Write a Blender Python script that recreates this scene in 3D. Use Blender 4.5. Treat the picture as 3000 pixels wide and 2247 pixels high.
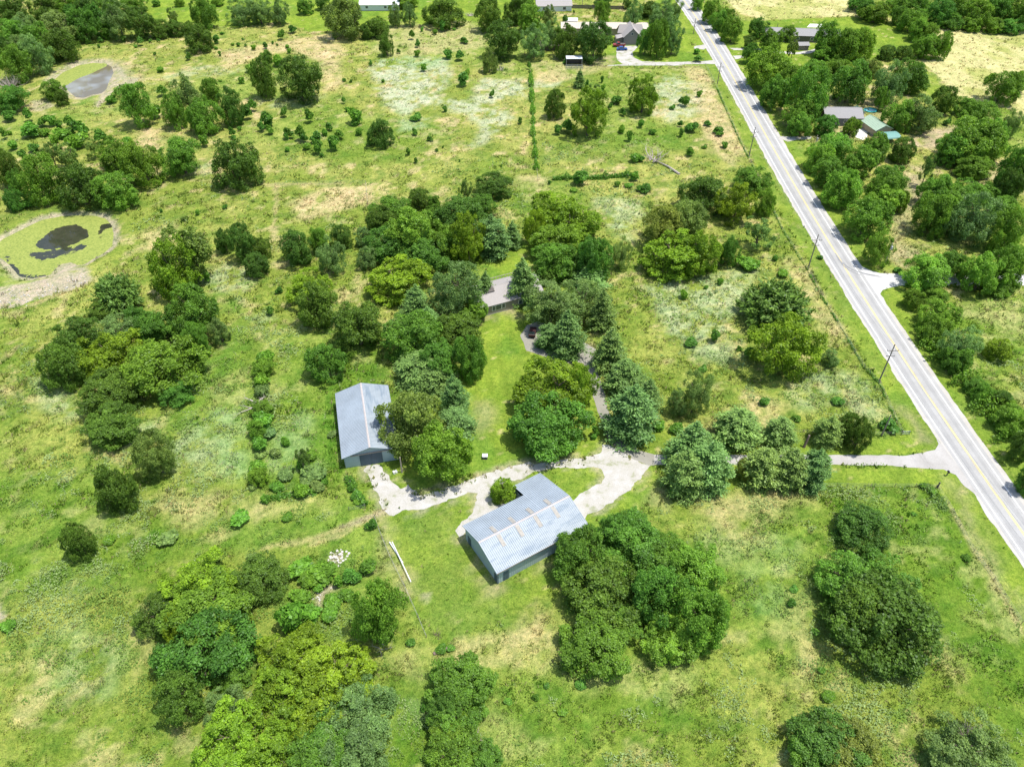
import bpy, math, random
import numpy as np
R = math.radians
for o in list(bpy.data.objects): bpy.data.objects.remove(o)
sc = bpy.context.scene
COL = sc.collection

# ------------------------------------------------------------------ camera
CH, TH, FP = 120.0, R(42.37), 2263.5          # drone height, tilt below the horizon, focal length in photo pixels
cam = bpy.data.cameras.new('camera'); camo = bpy.data.objects.new('camera', cam); COL.objects.link(camo)
camo.location = (0, 0, CH); camo.rotation_euler = (R(90) - TH, 0, 0)
cam.sensor_width = 36; cam.lens = 36 * FP / 3000; cam.clip_start = 1; cam.clip_end = 9000
sc.camera = camo
# ------------------------------------------------------------------ light
SUN_EL, SUN_AZ = R(73), R(-6)                 # azimuth measured from +x towards +y, direction the sun stands in
w = bpy.data.worlds.new('World'); sc.world = w; w.use_nodes = True
nt = w.node_tree; nt.nodes.clear()
sky = nt.nodes.new('ShaderNodeTexSky'); sky.sky_type = 'NISHITA'; sky.sun_disc = False
sky.sun_elevation = SUN_EL; sky.sun_rotation = R(90) - SUN_AZ; sky.air_density = 1.0; sky.dust_density = 1.6
bg = nt.nodes.new('ShaderNodeBackground'); bg.inputs[1].default_value = 0.15
wo = nt.nodes.new('ShaderNodeOutputWorld')
nt.links.new(sky.outputs[0], bg.inputs[0]); nt.links.new(bg.outputs[0], wo.inputs[0])
sl = bpy.data.lights.new('sun', 'SUN'); sl.energy = 3.6; sl.angle = R(0.5); sl.color = (1, .965, .9)
slo = bpy.data.objects.new('sun', sl); COL.objects.link(slo)
from mathutils import Vector
sd = Vector((math.cos(SUN_EL) * math.cos(SUN_AZ), math.cos(SUN_EL) * math.sin(SUN_AZ), math.sin(SUN_EL)))
slo.rotation_euler = sd.to_track_quat('Z', 'Y').to_euler(); slo.location = (60, 100, 200)
sc.view_settings.view_transform = 'Standard'; sc.view_settings.look = 'None'
sc.view_settings.exposure = 0.50; sc.view_settings.gamma = 1
sc.cycles.max_bounces = 7; sc.cycles.diffuse_bounces = 4; sc.cycles.transmission_bounces = 4; sc.cycles.caustics_reflective = False

# ------------------------------------------------------------------ survey: photo pixel -> point of the plane z
cT, sT = math.cos(TH), math.sin(TH)
def at(x, y, z=0.0):
    a = (x - 1500) / FP; b = -(y - 1123.5) / FP
    dx, dy, dz = a, cT + b * sT, -sT + b * cT
    t = (z - CH) / dz
    return (dx * t, dy * t, z)
def depth(x, y, z=0.0):
    p = at(x, y, z); return p[1] * cT - (z - CH) * sT
def pix(X, Y, Z=0.0):
    d = Y * cT - (Z - CH) * sT; u = Y * sT + (Z - CH) * cT
    return 1500 + FP * X / d, 1123.5 - FP * u / d
ORG = dict(a=(0, 0), b=(1000, 0), c=(2000, 0), d=(0, 500), e=(1000, 500), f=(2000, 500), g=(0, 1050), h=(1000, 1050),
           i=(2000, 1050), j=(0, 1647), k=(1000, 1647), l=(2000, 1647), n=(0, 0))
def T(t, x, y):
    s = 1.0 if t == 'n' else 2.212
    return ORG[t][0] + x / s, ORG[t][1] + y / s
def poly(t, pts):                              # survey polygon -> ground xy list
    return [at(*T(t, x, y))[:2] for x, y in pts]

# ------------------------------------------------------------------ tagging and mesh helpers
def tag(o, label=None, cat=None, group=None, kind=None):
    if label: o['label'] = label
    if cat: o['category'] = cat
    if group: o['group'] = group
    if kind: o['kind'] = kind
    return o
def empty(name, loc, rz=0):
    o = bpy.data.objects.new(name, None); o.empty_display_size = .5; COL.objects.link(o)
    o.location = loc; o.rotation_euler = (0, 0, rz); return o
def add(name, me, mat=None, parent=None, loc=(0, 0, 0), rz=0):
    o = bpy.data.objects.new(name, me); COL.objects.link(o); o.location = loc; o.rotation_euler = (0, 0, rz)
    if mat is not None and not me.materials: me.materials.append(mat)
    if parent: o.parent = parent
    return o
def mesh_np(name, V, F, smooth=False):
    """V (n,3), F (m,k) with k constant"""
    me = bpy.data.meshes.new(name); V = np.asarray(V, np.float32); F = np.asarray(F, np.int32)
    me.vertices.add(len(V)); me.vertices.foreach_set('co', V.ravel())
    m, k = F.shape
    me.loops.add(m * k); me.loops.foreach_set('vertex_index', F.ravel())
    me.polygons.add(m); me.polygons.foreach_set('loop_start', np.arange(m, dtype=np.int32) * k)
    me.polygons.foreach_set('loop_total', np.full(m, k, np.int32))
    if smooth: me.polygons.foreach_set('use_smooth', np.ones(m, bool))
    me.update(); return me
class MB:
    """collects boxes, tubes and faces into one mesh"""
    def __init__(s): s.v = []; s.f = []
    def quad(s, *p):
        n = len(s.v); s.v += [tuple(q) for q in p]; s.f.append(tuple(range(n, n + len(p)))); return s
    def box(s, x0, x1, y0, y1, z0, z1):
        n = len(s.v)
        s.v += [(x, y, z) for z in (z0, z1) for x, y in ((x0, y0), (x1, y0), (x1, y1), (x0, y1))]
        s.f += [tuple(n + i for i in q) for q in ((3, 2, 1, 0), (4, 5, 6, 7), (0, 1, 5, 4), (1, 2, 6, 5), (2, 3, 7, 6), (3, 0, 4, 7))]
        return s
    def prism(s, pts, d):                      # polygon pts (3D, planar) extruded by vector d
        n = len(s.v); k = len(pts)
        s.v += [tuple(p) for p in pts] + [(p[0] + d[0], p[1] + d[1], p[2] + d[2]) for p in pts]
        s.f.append(tuple(range(n, n + k))[::-1]); s.f.append(tuple(range(n + k, n + 2 * k)))
        for i in range(k):
            j = (i + 1) % k; s.f.append((n + i, n + j, n + k + j, n + k + i))
        return s
    def tube(s, pts, rads, seg=6, cap=True):
        n0 = len(s.v); k = len(pts)
        for i, p in enumerate(pts):
            p = Vector(p); q = Vector(pts[min(i + 1, k - 1)]) - Vector(pts[max(i - 1, 0)])
            if q.length < 1e-6: q = Vector((0, 0, 1))
            q.normalize(); a = q.orthogonal().normalized(); b = q.cross(a)
            for j in range(seg):
                t = 2 * math.pi * j / seg; c = p + (a * math.cos(t) + b * math.sin(t)) * rads[i]
                s.v.append(tuple(c))
        for i in range(k - 1):
            for j in range(seg):
                a = n0 + i * seg + j; b = n0 + i * seg + (j + 1) % seg
                s.f.append((a, b, b + seg, a + seg))
        if cap:
            s.f.append(tuple(n0 + j for j in range(seg))[::-1]); s.f.append(tuple(n0 + (k - 1) * seg + j for j in range(seg)))
        return s
    def build(s, name, mat, parent=None, loc=(0, 0, 0), rz=0, smooth=False):
        me = bpy.data.meshes.new(name); me.from_pydata(s.v, [], s.f)
        if smooth: me.polygons.foreach_set('use_smooth', [True] * len(me.polygons))
        me.update(); return add(name, me, mat, parent, loc, rz)

# value noise for survey fields
def _hash(ix, iy, s):
    h = (ix * 374761393 + iy * 668265263 + s * 1442695041) & 0xffffffff
    h = ((h ^ (h >> 13)) * 1274126177) & 0xffffffff
    return ((h ^ (h >> 16)) & 0xffff) / 65535.0
def vnoise(x, y, s=0):
    x = np.asarray(x, float); y = np.asarray(y, float)
    ix = np.floor(x).astype(np.int64); iy = np.floor(y).astype(np.int64); fx = x - ix; fy = y - iy
    fx = fx * fx * (3 - 2 * fx); fy = fy * fy * (3 - 2 * fy)
    a = _hash(ix, iy, s); b = _hash(ix + 1, iy, s); c = _hash(ix, iy + 1, s); d = _hash(ix + 1, iy + 1, s)
    return a + (b - a) * fx + (c - a) * fy + (a - b - c + d) * fx * fy
def fbm(x, y, sc_, s=0, o=4, rough=.55):
    t = 0; a = 1; n = 0
    for i in range(o):
        t = t + a * vnoise(x / sc_ + 17.3 * i, y / sc_ - 9.1 * i, s + i * 7); n += a; a *= rough; sc_ /= 2.07
    return t / n
def inpoly(X, Y, P):
    r = np.zeros(X.shape, bool); n = len(P)
    for i in range(n):
        x1, y1 = P[i]; x2, y2 = P[(i + 1) % n]
        if y1 == y2: continue
        c = ((y1 > Y) != (y2 > Y)) & (X < (x2 - x1) * (Y - y1) / (y2 - y1) + x1); r ^= c
    return r
def pdist(X, Y, P, closed=True):               # distance to a polyline
    d = np.full(X.shape, 1e9); n = len(P)
    for i in range(n if closed else n - 1):
        x1, y1 = P[i]; x2, y2 = P[(i + 1) % n]; dx, dy = x2 - x1, y2 - y1
        t = np.clip(((X - x1) * dx + (Y - y1) * dy) / (dx * dx + dy * dy + 1e-9), 0, 1)
        d = np.minimum(d, np.hypot(X - x1 - t * dx, Y - y1 - t * dy))
    return d
def sm(e0, e1, x):
    t = np.clip((x - e0) / (e1 - e0), 0, 1); return t * t * (3 - 2 * t)

# ------------------------------------------------------------------ materials
def M(name):
    m = bpy.data.materials.new(name); m.use_nodes = True; t = m.node_tree
    return m, t, t.nodes['Principled BSDF'], t.nodes, t.links
def noise(N, L, scale, detail=4, rough=.6, coord=None, dist=0):
    n = N.new('ShaderNodeTexNoise'); n.inputs['Scale'].default_value = scale; n.inputs['Detail'].default_value = detail
    n.inputs['Roughness'].default_value = rough; n.inputs['Distortion'].default_value = dist
    if coord is None:
        c = N.new('ShaderNodeNewGeometry'); coord = c.outputs['Position']
    L.new(coord, n.inputs['Vector']); return n
def ramp(N, L, src, stops):
    r = N.new('ShaderNodeValToRGB'); L.new(src, r.inputs[0]); e = r.color_ramp.elements
    while len(e) < len(stops): e.new(.5)
    for i, (p, c) in enumerate(stops):
        e[i].position = p; e[i].color = (c, c, c, 1) if isinstance(c, (int, float)) else (*c, 1)
    return r
def mixc(N, L, a, b, fac, mode='MIX'):
    m = N.new('ShaderNodeMix'); m.data_type = 'RGBA'; m.blend_type = mode
    for s, v in ((m.inputs[0], fac), (m.inputs[6], a), (m.inputs[7], b)):
        if hasattr(v, 'links'): L.new(v, s)
        elif isinstance(v, (int, float)): s.default_value = v
        else: s.default_value = (*v, 1)
    return m.outputs[2]
def bump(N, L, h, strength, dist, P):
    b = N.new('ShaderNodeBump'); b.inputs['Strength'].default_value = strength; b.inputs['Distance'].default_value = dist
    L.new(h, b.inputs['Height']); L.new(b.outputs[0], P.inputs['Normal'])
def simple(name, col, rough=.8, var=.15, scale=1.5, metal=0, bmp=0, obj=False, spec=.3):
    m, t, P, N, L = M(name)
    co = None
    if obj: co = N.new('ShaderNodeTexCoord').outputs['Object']
    n = noise(N, L, scale, 5, .65, co)
    r = ramp(N, L, n.outputs[0], [(.25, tuple(c * (1 - var) for c in col)), (.75, tuple(min(1, c * (1 + var)) for c in col))])
    L.new(r.outputs[0], P.inputs['Base Color']); P.inputs['Roughness'].default_value = rough; P.inputs['Metallic'].default_value = metal
    P.inputs['Specular IOR Level'].default_value = spec
    if bmp: bump(N, L, n.outputs[0], bmp, .1, P)
    return m
def leafmat(name, trans=.35, lo=.55, hi=1.5):
    m = bpy.data.materials.new(name); m.use_nodes = True; N = m.node_tree.nodes; L = m.node_tree.links; N.clear()
    oi = N.new('ShaderNodeObjectInfo'); at_ = N.new('ShaderNodeAttribute'); at_.attribute_name = 'rnd'
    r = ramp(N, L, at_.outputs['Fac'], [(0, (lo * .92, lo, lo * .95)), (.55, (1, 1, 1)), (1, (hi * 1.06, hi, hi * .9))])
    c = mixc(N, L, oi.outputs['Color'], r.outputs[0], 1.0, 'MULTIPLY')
    d = N.new('ShaderNodeBsdfDiffuse'); tr = N.new('ShaderNodeBsdfTranslucent'); mx = N.new('ShaderNodeMixShader'); mx.inputs[0].default_value = trans
    gl = N.new('ShaderNodeBsdfGlossy'); gl.inputs['Roughness'].default_value = .45; gl.inputs['Color'].default_value = (.9, .95, 1, 1)
    mx2 = N.new('ShaderNodeMixShader'); mx2.inputs[0].default_value = .012
    tc = mixc(N, L, c, (1.1, 1.2, .5), 1.0, 'MULTIPLY')
    L.new(c, d.inputs[0]); L.new(tc, tr.inputs[0]); L.new(d.outputs[0], mx.inputs[1]); L.new(tr.outputs[0], mx.inputs[2])
    L.new(mx.outputs[0], mx2.inputs[1]); L.new(gl.outputs[0], mx2.inputs[2])
    o = N.new('ShaderNodeOutputMaterial'); L.new(mx2.outputs[0], o.inputs[0]); return m
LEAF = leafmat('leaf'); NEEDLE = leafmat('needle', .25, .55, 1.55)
BARK = simple('bark', (.16, .12, .09), .95, .35, 3, obj=True)
DEADWOOD = simple('dead_wood', (.40, .35, .30), .9, .3, 4, obj=True)

# ------------------------------------------------------------------ ground zones (survey)
LAWN, SILV, DRY, LUSH, HAY, DIRT, MUD, SHADE = 'lawn silver dry lush hay dirt mud clear'.split()
ZON = [
 # mown grass
 (LAWN, 1, 'n', [(1440,740),(1600,700),(1640,900),(1700,1010),(1730,1100),(1780,1330),(1600,1345),(1400,1385),(1260,1430),(1190,1440),(1130,1400),(1110,1340),(1150,1300),(1250,1200),(1380,1080),(1400,900)]),
 (LAWN, .8, 'n', [(1095,1515),(1200,1480),(1380,1430),(1500,1390),(1720,1360),(1850,1350),(1930,1360),(1915,1430),(1880,1500),(1820,1560),(1700,1660),(1580,1760),(1440,1830),(1290,1885),(1240,1830),(1190,1720),(1130,1580)]),
 (LAWN, .9, 'n', [(1850,1240),(2040,1275),(2160,1275),(2600,1285),(2665,1270),(2590,1150),(2620,1140),(2760,1310),(2650,1335),(2140,1335),(1900,1335)]),
 (LAWN, .9, 'n', [(1930,1360),(2140,1360),(2700,1372),(2800,1392),(2860,1500),(2990,1700),(3060,1900),(3060,2000),(2900,1640),(2740,1425),(2400,1424),(1960,1440)]),
 (LAWN, .6, 'n', [(1010,1370),(1075,1360),(1110,1420),(1120,1490),(1075,1500),(1060,1440)]),
 (LAWN, 1.1, 'n', [(420,-60),(1800,-60),(1650,20),(1500,80),(1350,60),(1240,75),(1200,60),(1100,90),(900,95),(830,62),(700,84),(540,72),(430,60)]),
 (LAWN, 1, 'n', [(1780,90),(1990,-40),(1980,60),(2040,150),(2080,195),(1960,195),(1800,196),(1740,190),(1770,150)]),
 (LAWN, 1, 'n', [(2090,70),(2240,62),(2500,52),(2620,70),(2720,100),(2700,160),(2560,180),(2330,195),(2200,190),(2130,160)]),
 (LAWN, 1, 'n', [(2150,165),(2240,170),(2330,190),(2420,200),(2250,260),(2230,330),(2210,300),(2170,230)]),
 (LAWN, .8, 'n', [(2650,210),(2720,215),(2800,290),(2830,300),(2800,330),(2700,300),(2640,270)]),
 (LAWN, .6, 'n', [(2300,400),(2380,420),(2360,520),(2430,640),(2540,760),(2640,790),(2640,803),(2560,797),(2480,730),(2400,600)]),
 (LAWN, .7, 'n', [(2580,848),(2650,835),(2680,900),(2760,1050),(2860,1200),(2960,1300),(3060,1440),(3060,1480),(2990,1420),(2840,1230),(2700,1040),(2600,900)]),
 (SHADE, .9, 'n', [(1620,60),(1830,60),(1830,90),(1620,75)]),
 # pale silvery weeds
 (SILV, 1, 'b', [(230,400),(480,370),(700,390),(720,500),(640,620),(560,680),(420,760),(300,700),(230,560),(180,460)]),
 (SILV, .9, 'b', [(600,640),(840,660),(900,520),(1180,520),(1200,640),(1020,660),(1120,780),(1000,840),(1000,880),(850,960),(900,860),(820,760),(640,700)]),
 (SILV, .8, 'b', [(380,780),(600,760),(560,830),(400,860)]),
 (SILV, .9, 'b', [(1230,530),(1420,540),(1340,580),(1230,570)]),
 (SILV, .8, 'c', [(-200,560),(-60,490),(150,560),(180,700),(60,760),(-80,800),(-180,760)]),
 (SILV, .7, 'e', [(1650,180),(1900,200),(1980,300),(1880,330),(1880,470),(1760,420)]),
 (SILV, .8, 'f', [(0,720),(260,660),(480,640),(440,760),(340,880),(300,1050),(380,1120),(300,1250),(100,1230),(0,1150),(-180,900),(-300,760)]),
 (SILV, .8, 'g', [(1250,370),(1450,330),(1620,440),(1600,620),(1660,760),(1450,760),(1280,700),(1120,760),(1060,640),(1130,560),(1180,440)]),
 (SILV, .8, 'g', [(900,440),(1060,400),(1040,500),(880,560),(800,580)]),
 (SILV, .7, 'g', [(1220,760),(1340,760),(1320,850),(1240,850)]),
 (SILV, .7, 'g', [(200,160),(300,120),(360,220),(560,280),(560,340),(420,430),(260,300)]),
 (SILV, .6, 'g', [(10,250),(100,270),(60,400),(10,400)]),
 (SILV, .7, 'd', [(1280,680),(1440,630),(1600,660),(1620,740),(1500,780),(1560,860),(1440,800),(1330,760)]),
 (SILV, .5, 'd', [(1640,940),(1760,940),(1700,1100),(1620,1060)]),
 (SILV, .5, 'a', [(1640,650),(2100,620),(2000,700),(1700,700)]),
 (SILV, .5, 'a', [(1060,500),(1320,430),(1700,450),(1100,540)]),
 (SILV, .5, 'a', [(1200,1090),(1400,1060),(1400,1160),(1250,1160)]),
 (SILV, .6, 'g', [(1750,430),(1900,360),(2050,430),(2000,560),(2100,700),(2050,840),(1860,800),(1740,700),(1760,560)]),
 (SILV, .6, 'i', [(780,60),(1150,100),(1330,330),(1250,430),(1000,330),(760,330),(640,220)]),
 (SILV, .45, 'j', [(230,580),(520,420),(850,560),(760,820),(500,960),(300,800)]),
 (SILV, .6, 'k', [(430,900),(530,790),(560,860),(470,1020),(400,1000)]),
 (SILV, .4, 'i', [(100,1080),(700,1160),(900,1327),(100,1327)]),
 (SILV, .4, 'l', [(330,0),(820,0),(640,330),(420,330)]),
 # dry tan grass
 (DRY, 1, 'k', [(640,640),(850,500),(1080,400),(1230,310),(1330,330),(1400,440),(1390,560),(1330,720),(1230,560),(1080,520),(900,620),(760,690)]),
 (DRY, .7, 'k', [(290,640),(560,600),(500,760),(330,720)]),
 (DRY, .7, 'k', [(1380,600),(1800,640),(2212,680),(2212,900),(1900,780),(1600,860)]),
 (DRY, .6, 'k', [(860,960),(1060,900),(1160,1160),(1060,1300),(900,1100)]),
 (DRY, .7, 'l', [(680,240),(860,180),(900,700),(760,820),(700,500),(540,460)]),
 (DRY, .7, 'i', [(60,900),(560,860),(850,900),(700,1000),(400,1100),(560,1200),(300,1240),(200,1060)]),
 (DRY, .6, 'g', [(950,900),(1300,870),(1700,900),(2100,950),(1900,1010),(1500,1060),(1250,1080),(1000,1000)]),
 (DRY, .5, 'g', [(1400,150),(1620,60),(1600,260),(1350,330)]),
 (DRY, .7, 'n', [(1130,80),(1360,60),(1440,110),(1400,150),(1150,170),(1090,150)]),
 (DRY, .6, 'a', [(1380,330),(1660,300),(2212,210),(2212,560),(2100,600),(2080,430),(1900,330),(1700,360),(1500,460)]),
 (DRY, .6, 'a', [(880,860),(1050,830),(1060,1000),(940,960)]),
 (DRY, .9, 'd', [(1880,230),(2100,120),(2420,90),(2400,230),(2100,280),(1950,330)]),
 (DRY, .6, 'd', [(940,420),(1150,340),(1180,500),(1000,560)]),
 (DRY, .6, 'b', [(1240,420),(1500,410),(1760,430),(1500,520),(1260,560)]),
 (DRY, .5, 'b', [(1120,1130),(1330,1160),(1340,1300),(1180,1280)]),
 (DRY, .6, 'c', [(0,430),(150,430),(230,620),(330,800),(400,1000),(330,1100),(180,1000),(100,760),(60,600)]),
 (DRY, .6, 'i', [(0,440),(230,440),(330,300),(560,280),(700,330),(560,440),(240,490),(30,480)]),
 (DRY, .5, 'f', [(650,560),(840,640),(900,860),(1100,1040),(1000,1100),(860,1000),(780,760)]),
 (DRY, .6, 'l', [(1860,330),(1940,330),(1930,400),(1850,390)]),
 (DRY, .7, 'f', [(1700,880),(2212,850),(2212,1100),(1950,980),(1800,960)]),
 (DRY, .5, 'j', [(850,460),(960,420),(1020,640),(900,760)]),
 (DRY, .8, 'g', [(30,200),(90,200),(80,260),(20,250)]),
 # lush dark green
 (LUSH, 1, 'd', [(1340,760),(1440,800),(1560,880),(1600,1080),(1530,1200),(1480,1327),(1300,1400),(1240,1330),(1440,1180),(1520,1060),(1460,920)]),
 (LUSH, .9, 'g', [(1230,0),(1530,0),(1430,170),(1300,290),(1100,420),(1020,520),(1040,420),(1240,280),(1300,180)]),
 (LUSH, .9, 'n', [(975,1140),(1000,1130),(990,1380),(940,1320),(940,1180)]),
 (LUSH, .8, 'j', [(1780,0),(2212,-60),(2500,100),(2300,400),(2212,520),(1900,480),(1780,300)]),
 (LUSH, .6, 'g', [(1000,1100),(1700,1050),(2212,1010),(2212,1180),(1800,1200),(1500,1250),(1000,1250)]),
 (LUSH, .8, 'e', [(0,1100),(250,1060),(280,1327),(0,1327)]),
 (LUSH, .7, 'k', [(400,1000),(540,850),(560,1327),(430,1327)]),
 (LUSH, .9, 'n', [(2040,160),(2060,160),(2330,600),(2520,930),(2610,1100),(2560,1090),(2450,900),(2290,600)]),
 (LUSH, .5, 'b', [(600,480),(880,540),(860,640),(640,620)]),
 (LUSH, .75, 'n', [(1095,1515),(1200,1480),(1380,1430),(1450,1420),(1360,1560),(1440,1700),(1600,1700),(1580,1760),(1440,1830),(1290,1885),(1240,1830),(1190,1720),(1130,1580)]),
 (LUSH, .6, 'h', [(1320,800),(1600,720),(1710,760),(1500,910)]),
 (LUSH, .5, 'j', [(0,60),(700,20),(900,160),(300,200),(0,200)]),
 (LUSH, .5, 'l', [(1700,480),(2030,560),(2000,760),(1800,640)]),
 (LUSH, .5, 'l', [(1900,850),(2212,1000),(2212,1200),(2000,1100)]),
 (LUSH, .4, 'b', [(1280,880),(2212,840),(2212,960),(1700,1060),(1290,1060)]),
 # hay
 (HAY, 1, 'n', [(2080,-60),(2480,-60),(2515,0),(2515,48),(2240,60),(2170,40),(2120,0)]),
 (HAY, 1, 'n', [(2740,85),(3100,80),(3200,400),(3000,340),(2950,320),(2860,300),(2800,280),(2700,180)]),
 # bare earth
 (DIRT, 1, 'c', [(1500,850),(1760,830),(1660,960),(1500,960)]),
 (DIRT, .8, 'c', [(1430,1060),(1560,1080),(1560,1200),(1590,1330),(1440,1330),(1440,1150)]),
 (DIRT, .6, 'f', [(1350,240),(1520,160),(1500,300),(1420,460),(1560,540),(1450,640),(1330,600),(1340,350)]),
 (DIRT, .6, 'c', [(1880,1130),(2080,1090),(2000,1230),(1880,1200)]),
 (DIRT, .5, 'c', [(900,640),(1350,640),(1400,900),(1100,900),(900,860)]),
 (DIRT, .8, 'b', [(1380,370),(1780,370),(1740,430),(1380,400)]),
 (DIRT, .8, 'e', [(800,960),(980,960),(960,1010),(820,1020)]),
 (DIRT, .9, 'e', [(1380,1180),(1600,1140),(1590,1300),(1480,1250)]),
 (DIRT, .8, 'e', [(950,850),(1150,850),(1160,960),(1040,920)]),
 (DIRT, .9, 'h', [(760,1150),(820,1130),(1060,1327),(1010,1400),(900,1360),(800,1220)]),
 (DIRT, .6, 'k', [(850,20),(900,10),(1020,140),(980,160)]),
 (DIRT, .7, 'k', [(970,165),(1030,160),(1070,230),(1000,250)]),
 (DIRT, .6, 'k', [(1230,20),(1400,-40),(1400,0),(1240,50)]),
 (DIRT, .8, 'k', [(330,0),(370,60),(440,180),(420,190),(340,60)]),
 (DIRT, .8, 'h', [(230,1030),(270,1100),(340,1327),(300,1327),(240,1110)]),
 (DIRT, .5, 'h', [(2020,880),(2120,840),(2100,960),(2010,960)]),
 (DIRT, .7, 'i', [(1400,300),(1430,320),(1610,560),(1590,585),(1520,530)]),
 (DIRT, .5, 'i', [(1700,750),(1720,760),(2212,1600),(2212,1700),(1850,1100)]),
 (MUD, 1, 'j', [(-60,250),(60,300),(40,380),(-60,400)]),
 (MUD, 1, 'j', [(2050,200),(2130,150),(2190,150),(2190,190),(2110,200),(2080,300),(2060,290)]),
 (MUD, 1, 'h', [(-60,1270),(-10,1270),(20,1300),(-20,1340),(-70,1330)]),
 (MUD, .7, 'h', [(0,1090),(150,1030),(290,970),(300,990),(160,1050),(0,1112)]),
 (MUD, .8, 'k', [(510,200),(560,210),(550,250),(515,240)]),
 (DIRT, .4, 'h', [(820,280),(950,300),(960,420),(880,500),(840,420)]),
 # pond margins
 (MUD, 1, 'd', [(0,760),(180,740),(330,700),(420,600),(470,610),(560,640),(590,700),(560,745),(400,790),(250,830),(90,890),(0,900),(-80,900),(-80,760)]),
 (MUD, .9, 'a', [(740,430),(770,420),(820,500),(900,510),(860,560),(740,600),(640,700),(610,690),(660,620),(700,560)]),
 (MUD, .7, 'a', [(200,660),(280,650),(360,690),(280,720),(210,720)]),
 (DIRT, .6, 'a', [(760,400),(900,440),(950,500),(900,540),(820,500)]),
 (LUSH, .9, 'a', [(750,440),(810,450),(830,500),(760,520)]),
 (LUSH, .8, 'a', [(500,650),(640,620),(600,690),(480,690)]),
]
ZON = [(c, s, poly(t, p)) for c, s, t, p in ZON]
POND1 = poly('d', [(-60,500),(0,440),(120,380),(260,312),(420,282),(600,280),(690,300),(735,345),(750,410),(740,480),(690,530),(600,580),(555,610),(500,620),(450,600),(395,610),(330,680),(200,705),(110,690),(50,620),(0,575),(-50,560)])
POND2 = poly('a', [(330,522),(400,465),(500,420),(600,402),(690,407),(735,430),(745,470),(715,530),(700,575),(660,610),(600,615),(540,640),(480,632),(440,600),(410,570)])
GRAVEL = [
 poly('h', [(1700,560),(1690,612),(1600,640),(1400,660),(1200,682),(1000,732),(850,782),(700,830),(560,880),(492,888),(480,860),(430,822),(370,832),(320,792),(272,740),(255,685),(165,692),(150,740),(190,800),(230,870),(270,950),(280,1000),(330,1012),(400,990),(500,982),(600,958),(700,912),(830,872),(872,884),(862,925),(832,1000),(790,1055),(742,1120),(760,1150),(812,1130),(1000,1050),(1150,930),(1000,960),(965,850),(1010,822),(1150,782),(1250,742),(1400,716),(1600,706),(1700,722),(1712,770),(1650,830),(1500,912),(1470,980),(1580,1030),(1700,960),(1850,872),(1955,742),(2000,692),(1880,640),(1790,590),(1730,560)]),
 poly('b', [(1782,330),(1785,388),(1830,421),(1950,426),(2212,428),(2212,406),(2050,404),(1950,400),(1895,376),(1885,345),(1925,300),(1790,300)]),
 poly('c', [(300,312),(480,316),(640,335),(740,340),(820,330),(900,305),(905,318),(830,348),(740,355),(640,350),(480,328),(330,327)]),
 poly('n', [(2276,401),(2380,401),(2376,408),(2331,412),(2306,416),(2291,409)]),
 poly('n', [(2034,137),(2072,130),(2063,147),(2034,143)]),
 poly('n', [(2148,165),(2177,163),(2177,170),(2155,175)]),
]
PATIO = [poly('n', [(2501,384),(2514,378),(2543,380),(2540,403),(2528,411),(2507,403)]),
         poly('n', [(2364,81),(2373,71),(2422,72),(2414,82)])]
def world_centre(px): return [at(x, y)[:2] for x, y in px]
CL = world_centre([(2002,0),(2100,150),(2193,300),(2276,450),(2358,600),(2450,750),(2549,900),(2674,1087),(2803,1275),(3000,1571)])
# smooth road centre line: quadratic fit x(y)
_y = np.array([p[1] for p in CL]); _x = np.array([p[0] for p in CL]); _pf = np.polyfit(_y, _x, 4)
def roadx(y):
    yy = np.clip(y, 60, 419); b = np.polyval(_pf, yy)
    d = np.polyval(np.polyder(_pf), yy); return b + d * (y - yy)
ASPH = [
 poly('n', [(1913,1332),(2000,1333),(2136,1333),(2500,1333),(2654,1334),(2695,1328),(2740,1318),(2749,1300),(2742,1282),(2900,1480),(2826,1425),(2801,1392),(2765,1375),(2704,1373),(2613,1364),(2500,1362),(2140,1361),(1990,1362),(1900,1362)]),
 poly('h', [(2030,624),(1940,600),(1850,550),(1790,480),(1745,390),(1722,300),(1702,220),(1664,100),(1640,0),(1650,-60),(1560,-110),(1400,-200),(1270,-240),(1205,-215),(1160,-150),(1200,-50),(1290,-20),(1420,30),(1570,30),(1612,110),(1630,240),(1660,340),(1690,420),(1722,520),(1790,592),(1880,650),(1990,694),(2030,692)]),
]
EAST = poly('n', [(2420,640),(2463,709),(2503,759),(2526,781),(2553,794),(2579,801),(2644,803),(2800,803),(3000,803),(3300,803),(3300,837),(3000,837),(2800,837),(2635,837),(2608,843),(2586,850),(2578,861),(2582,877),(2597,900),(2560,900)])
WDRIVE = poly('n', [(1780,192),(1972,183),(2056,181),(2094,177),(2094,189),(2066,188.5),(2027,189.3),(1972,191),(1900,193),(1780,194)])
SHEETS = GRAVEL + PATIO + ASPH + [EAST, WDRIVE]

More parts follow.
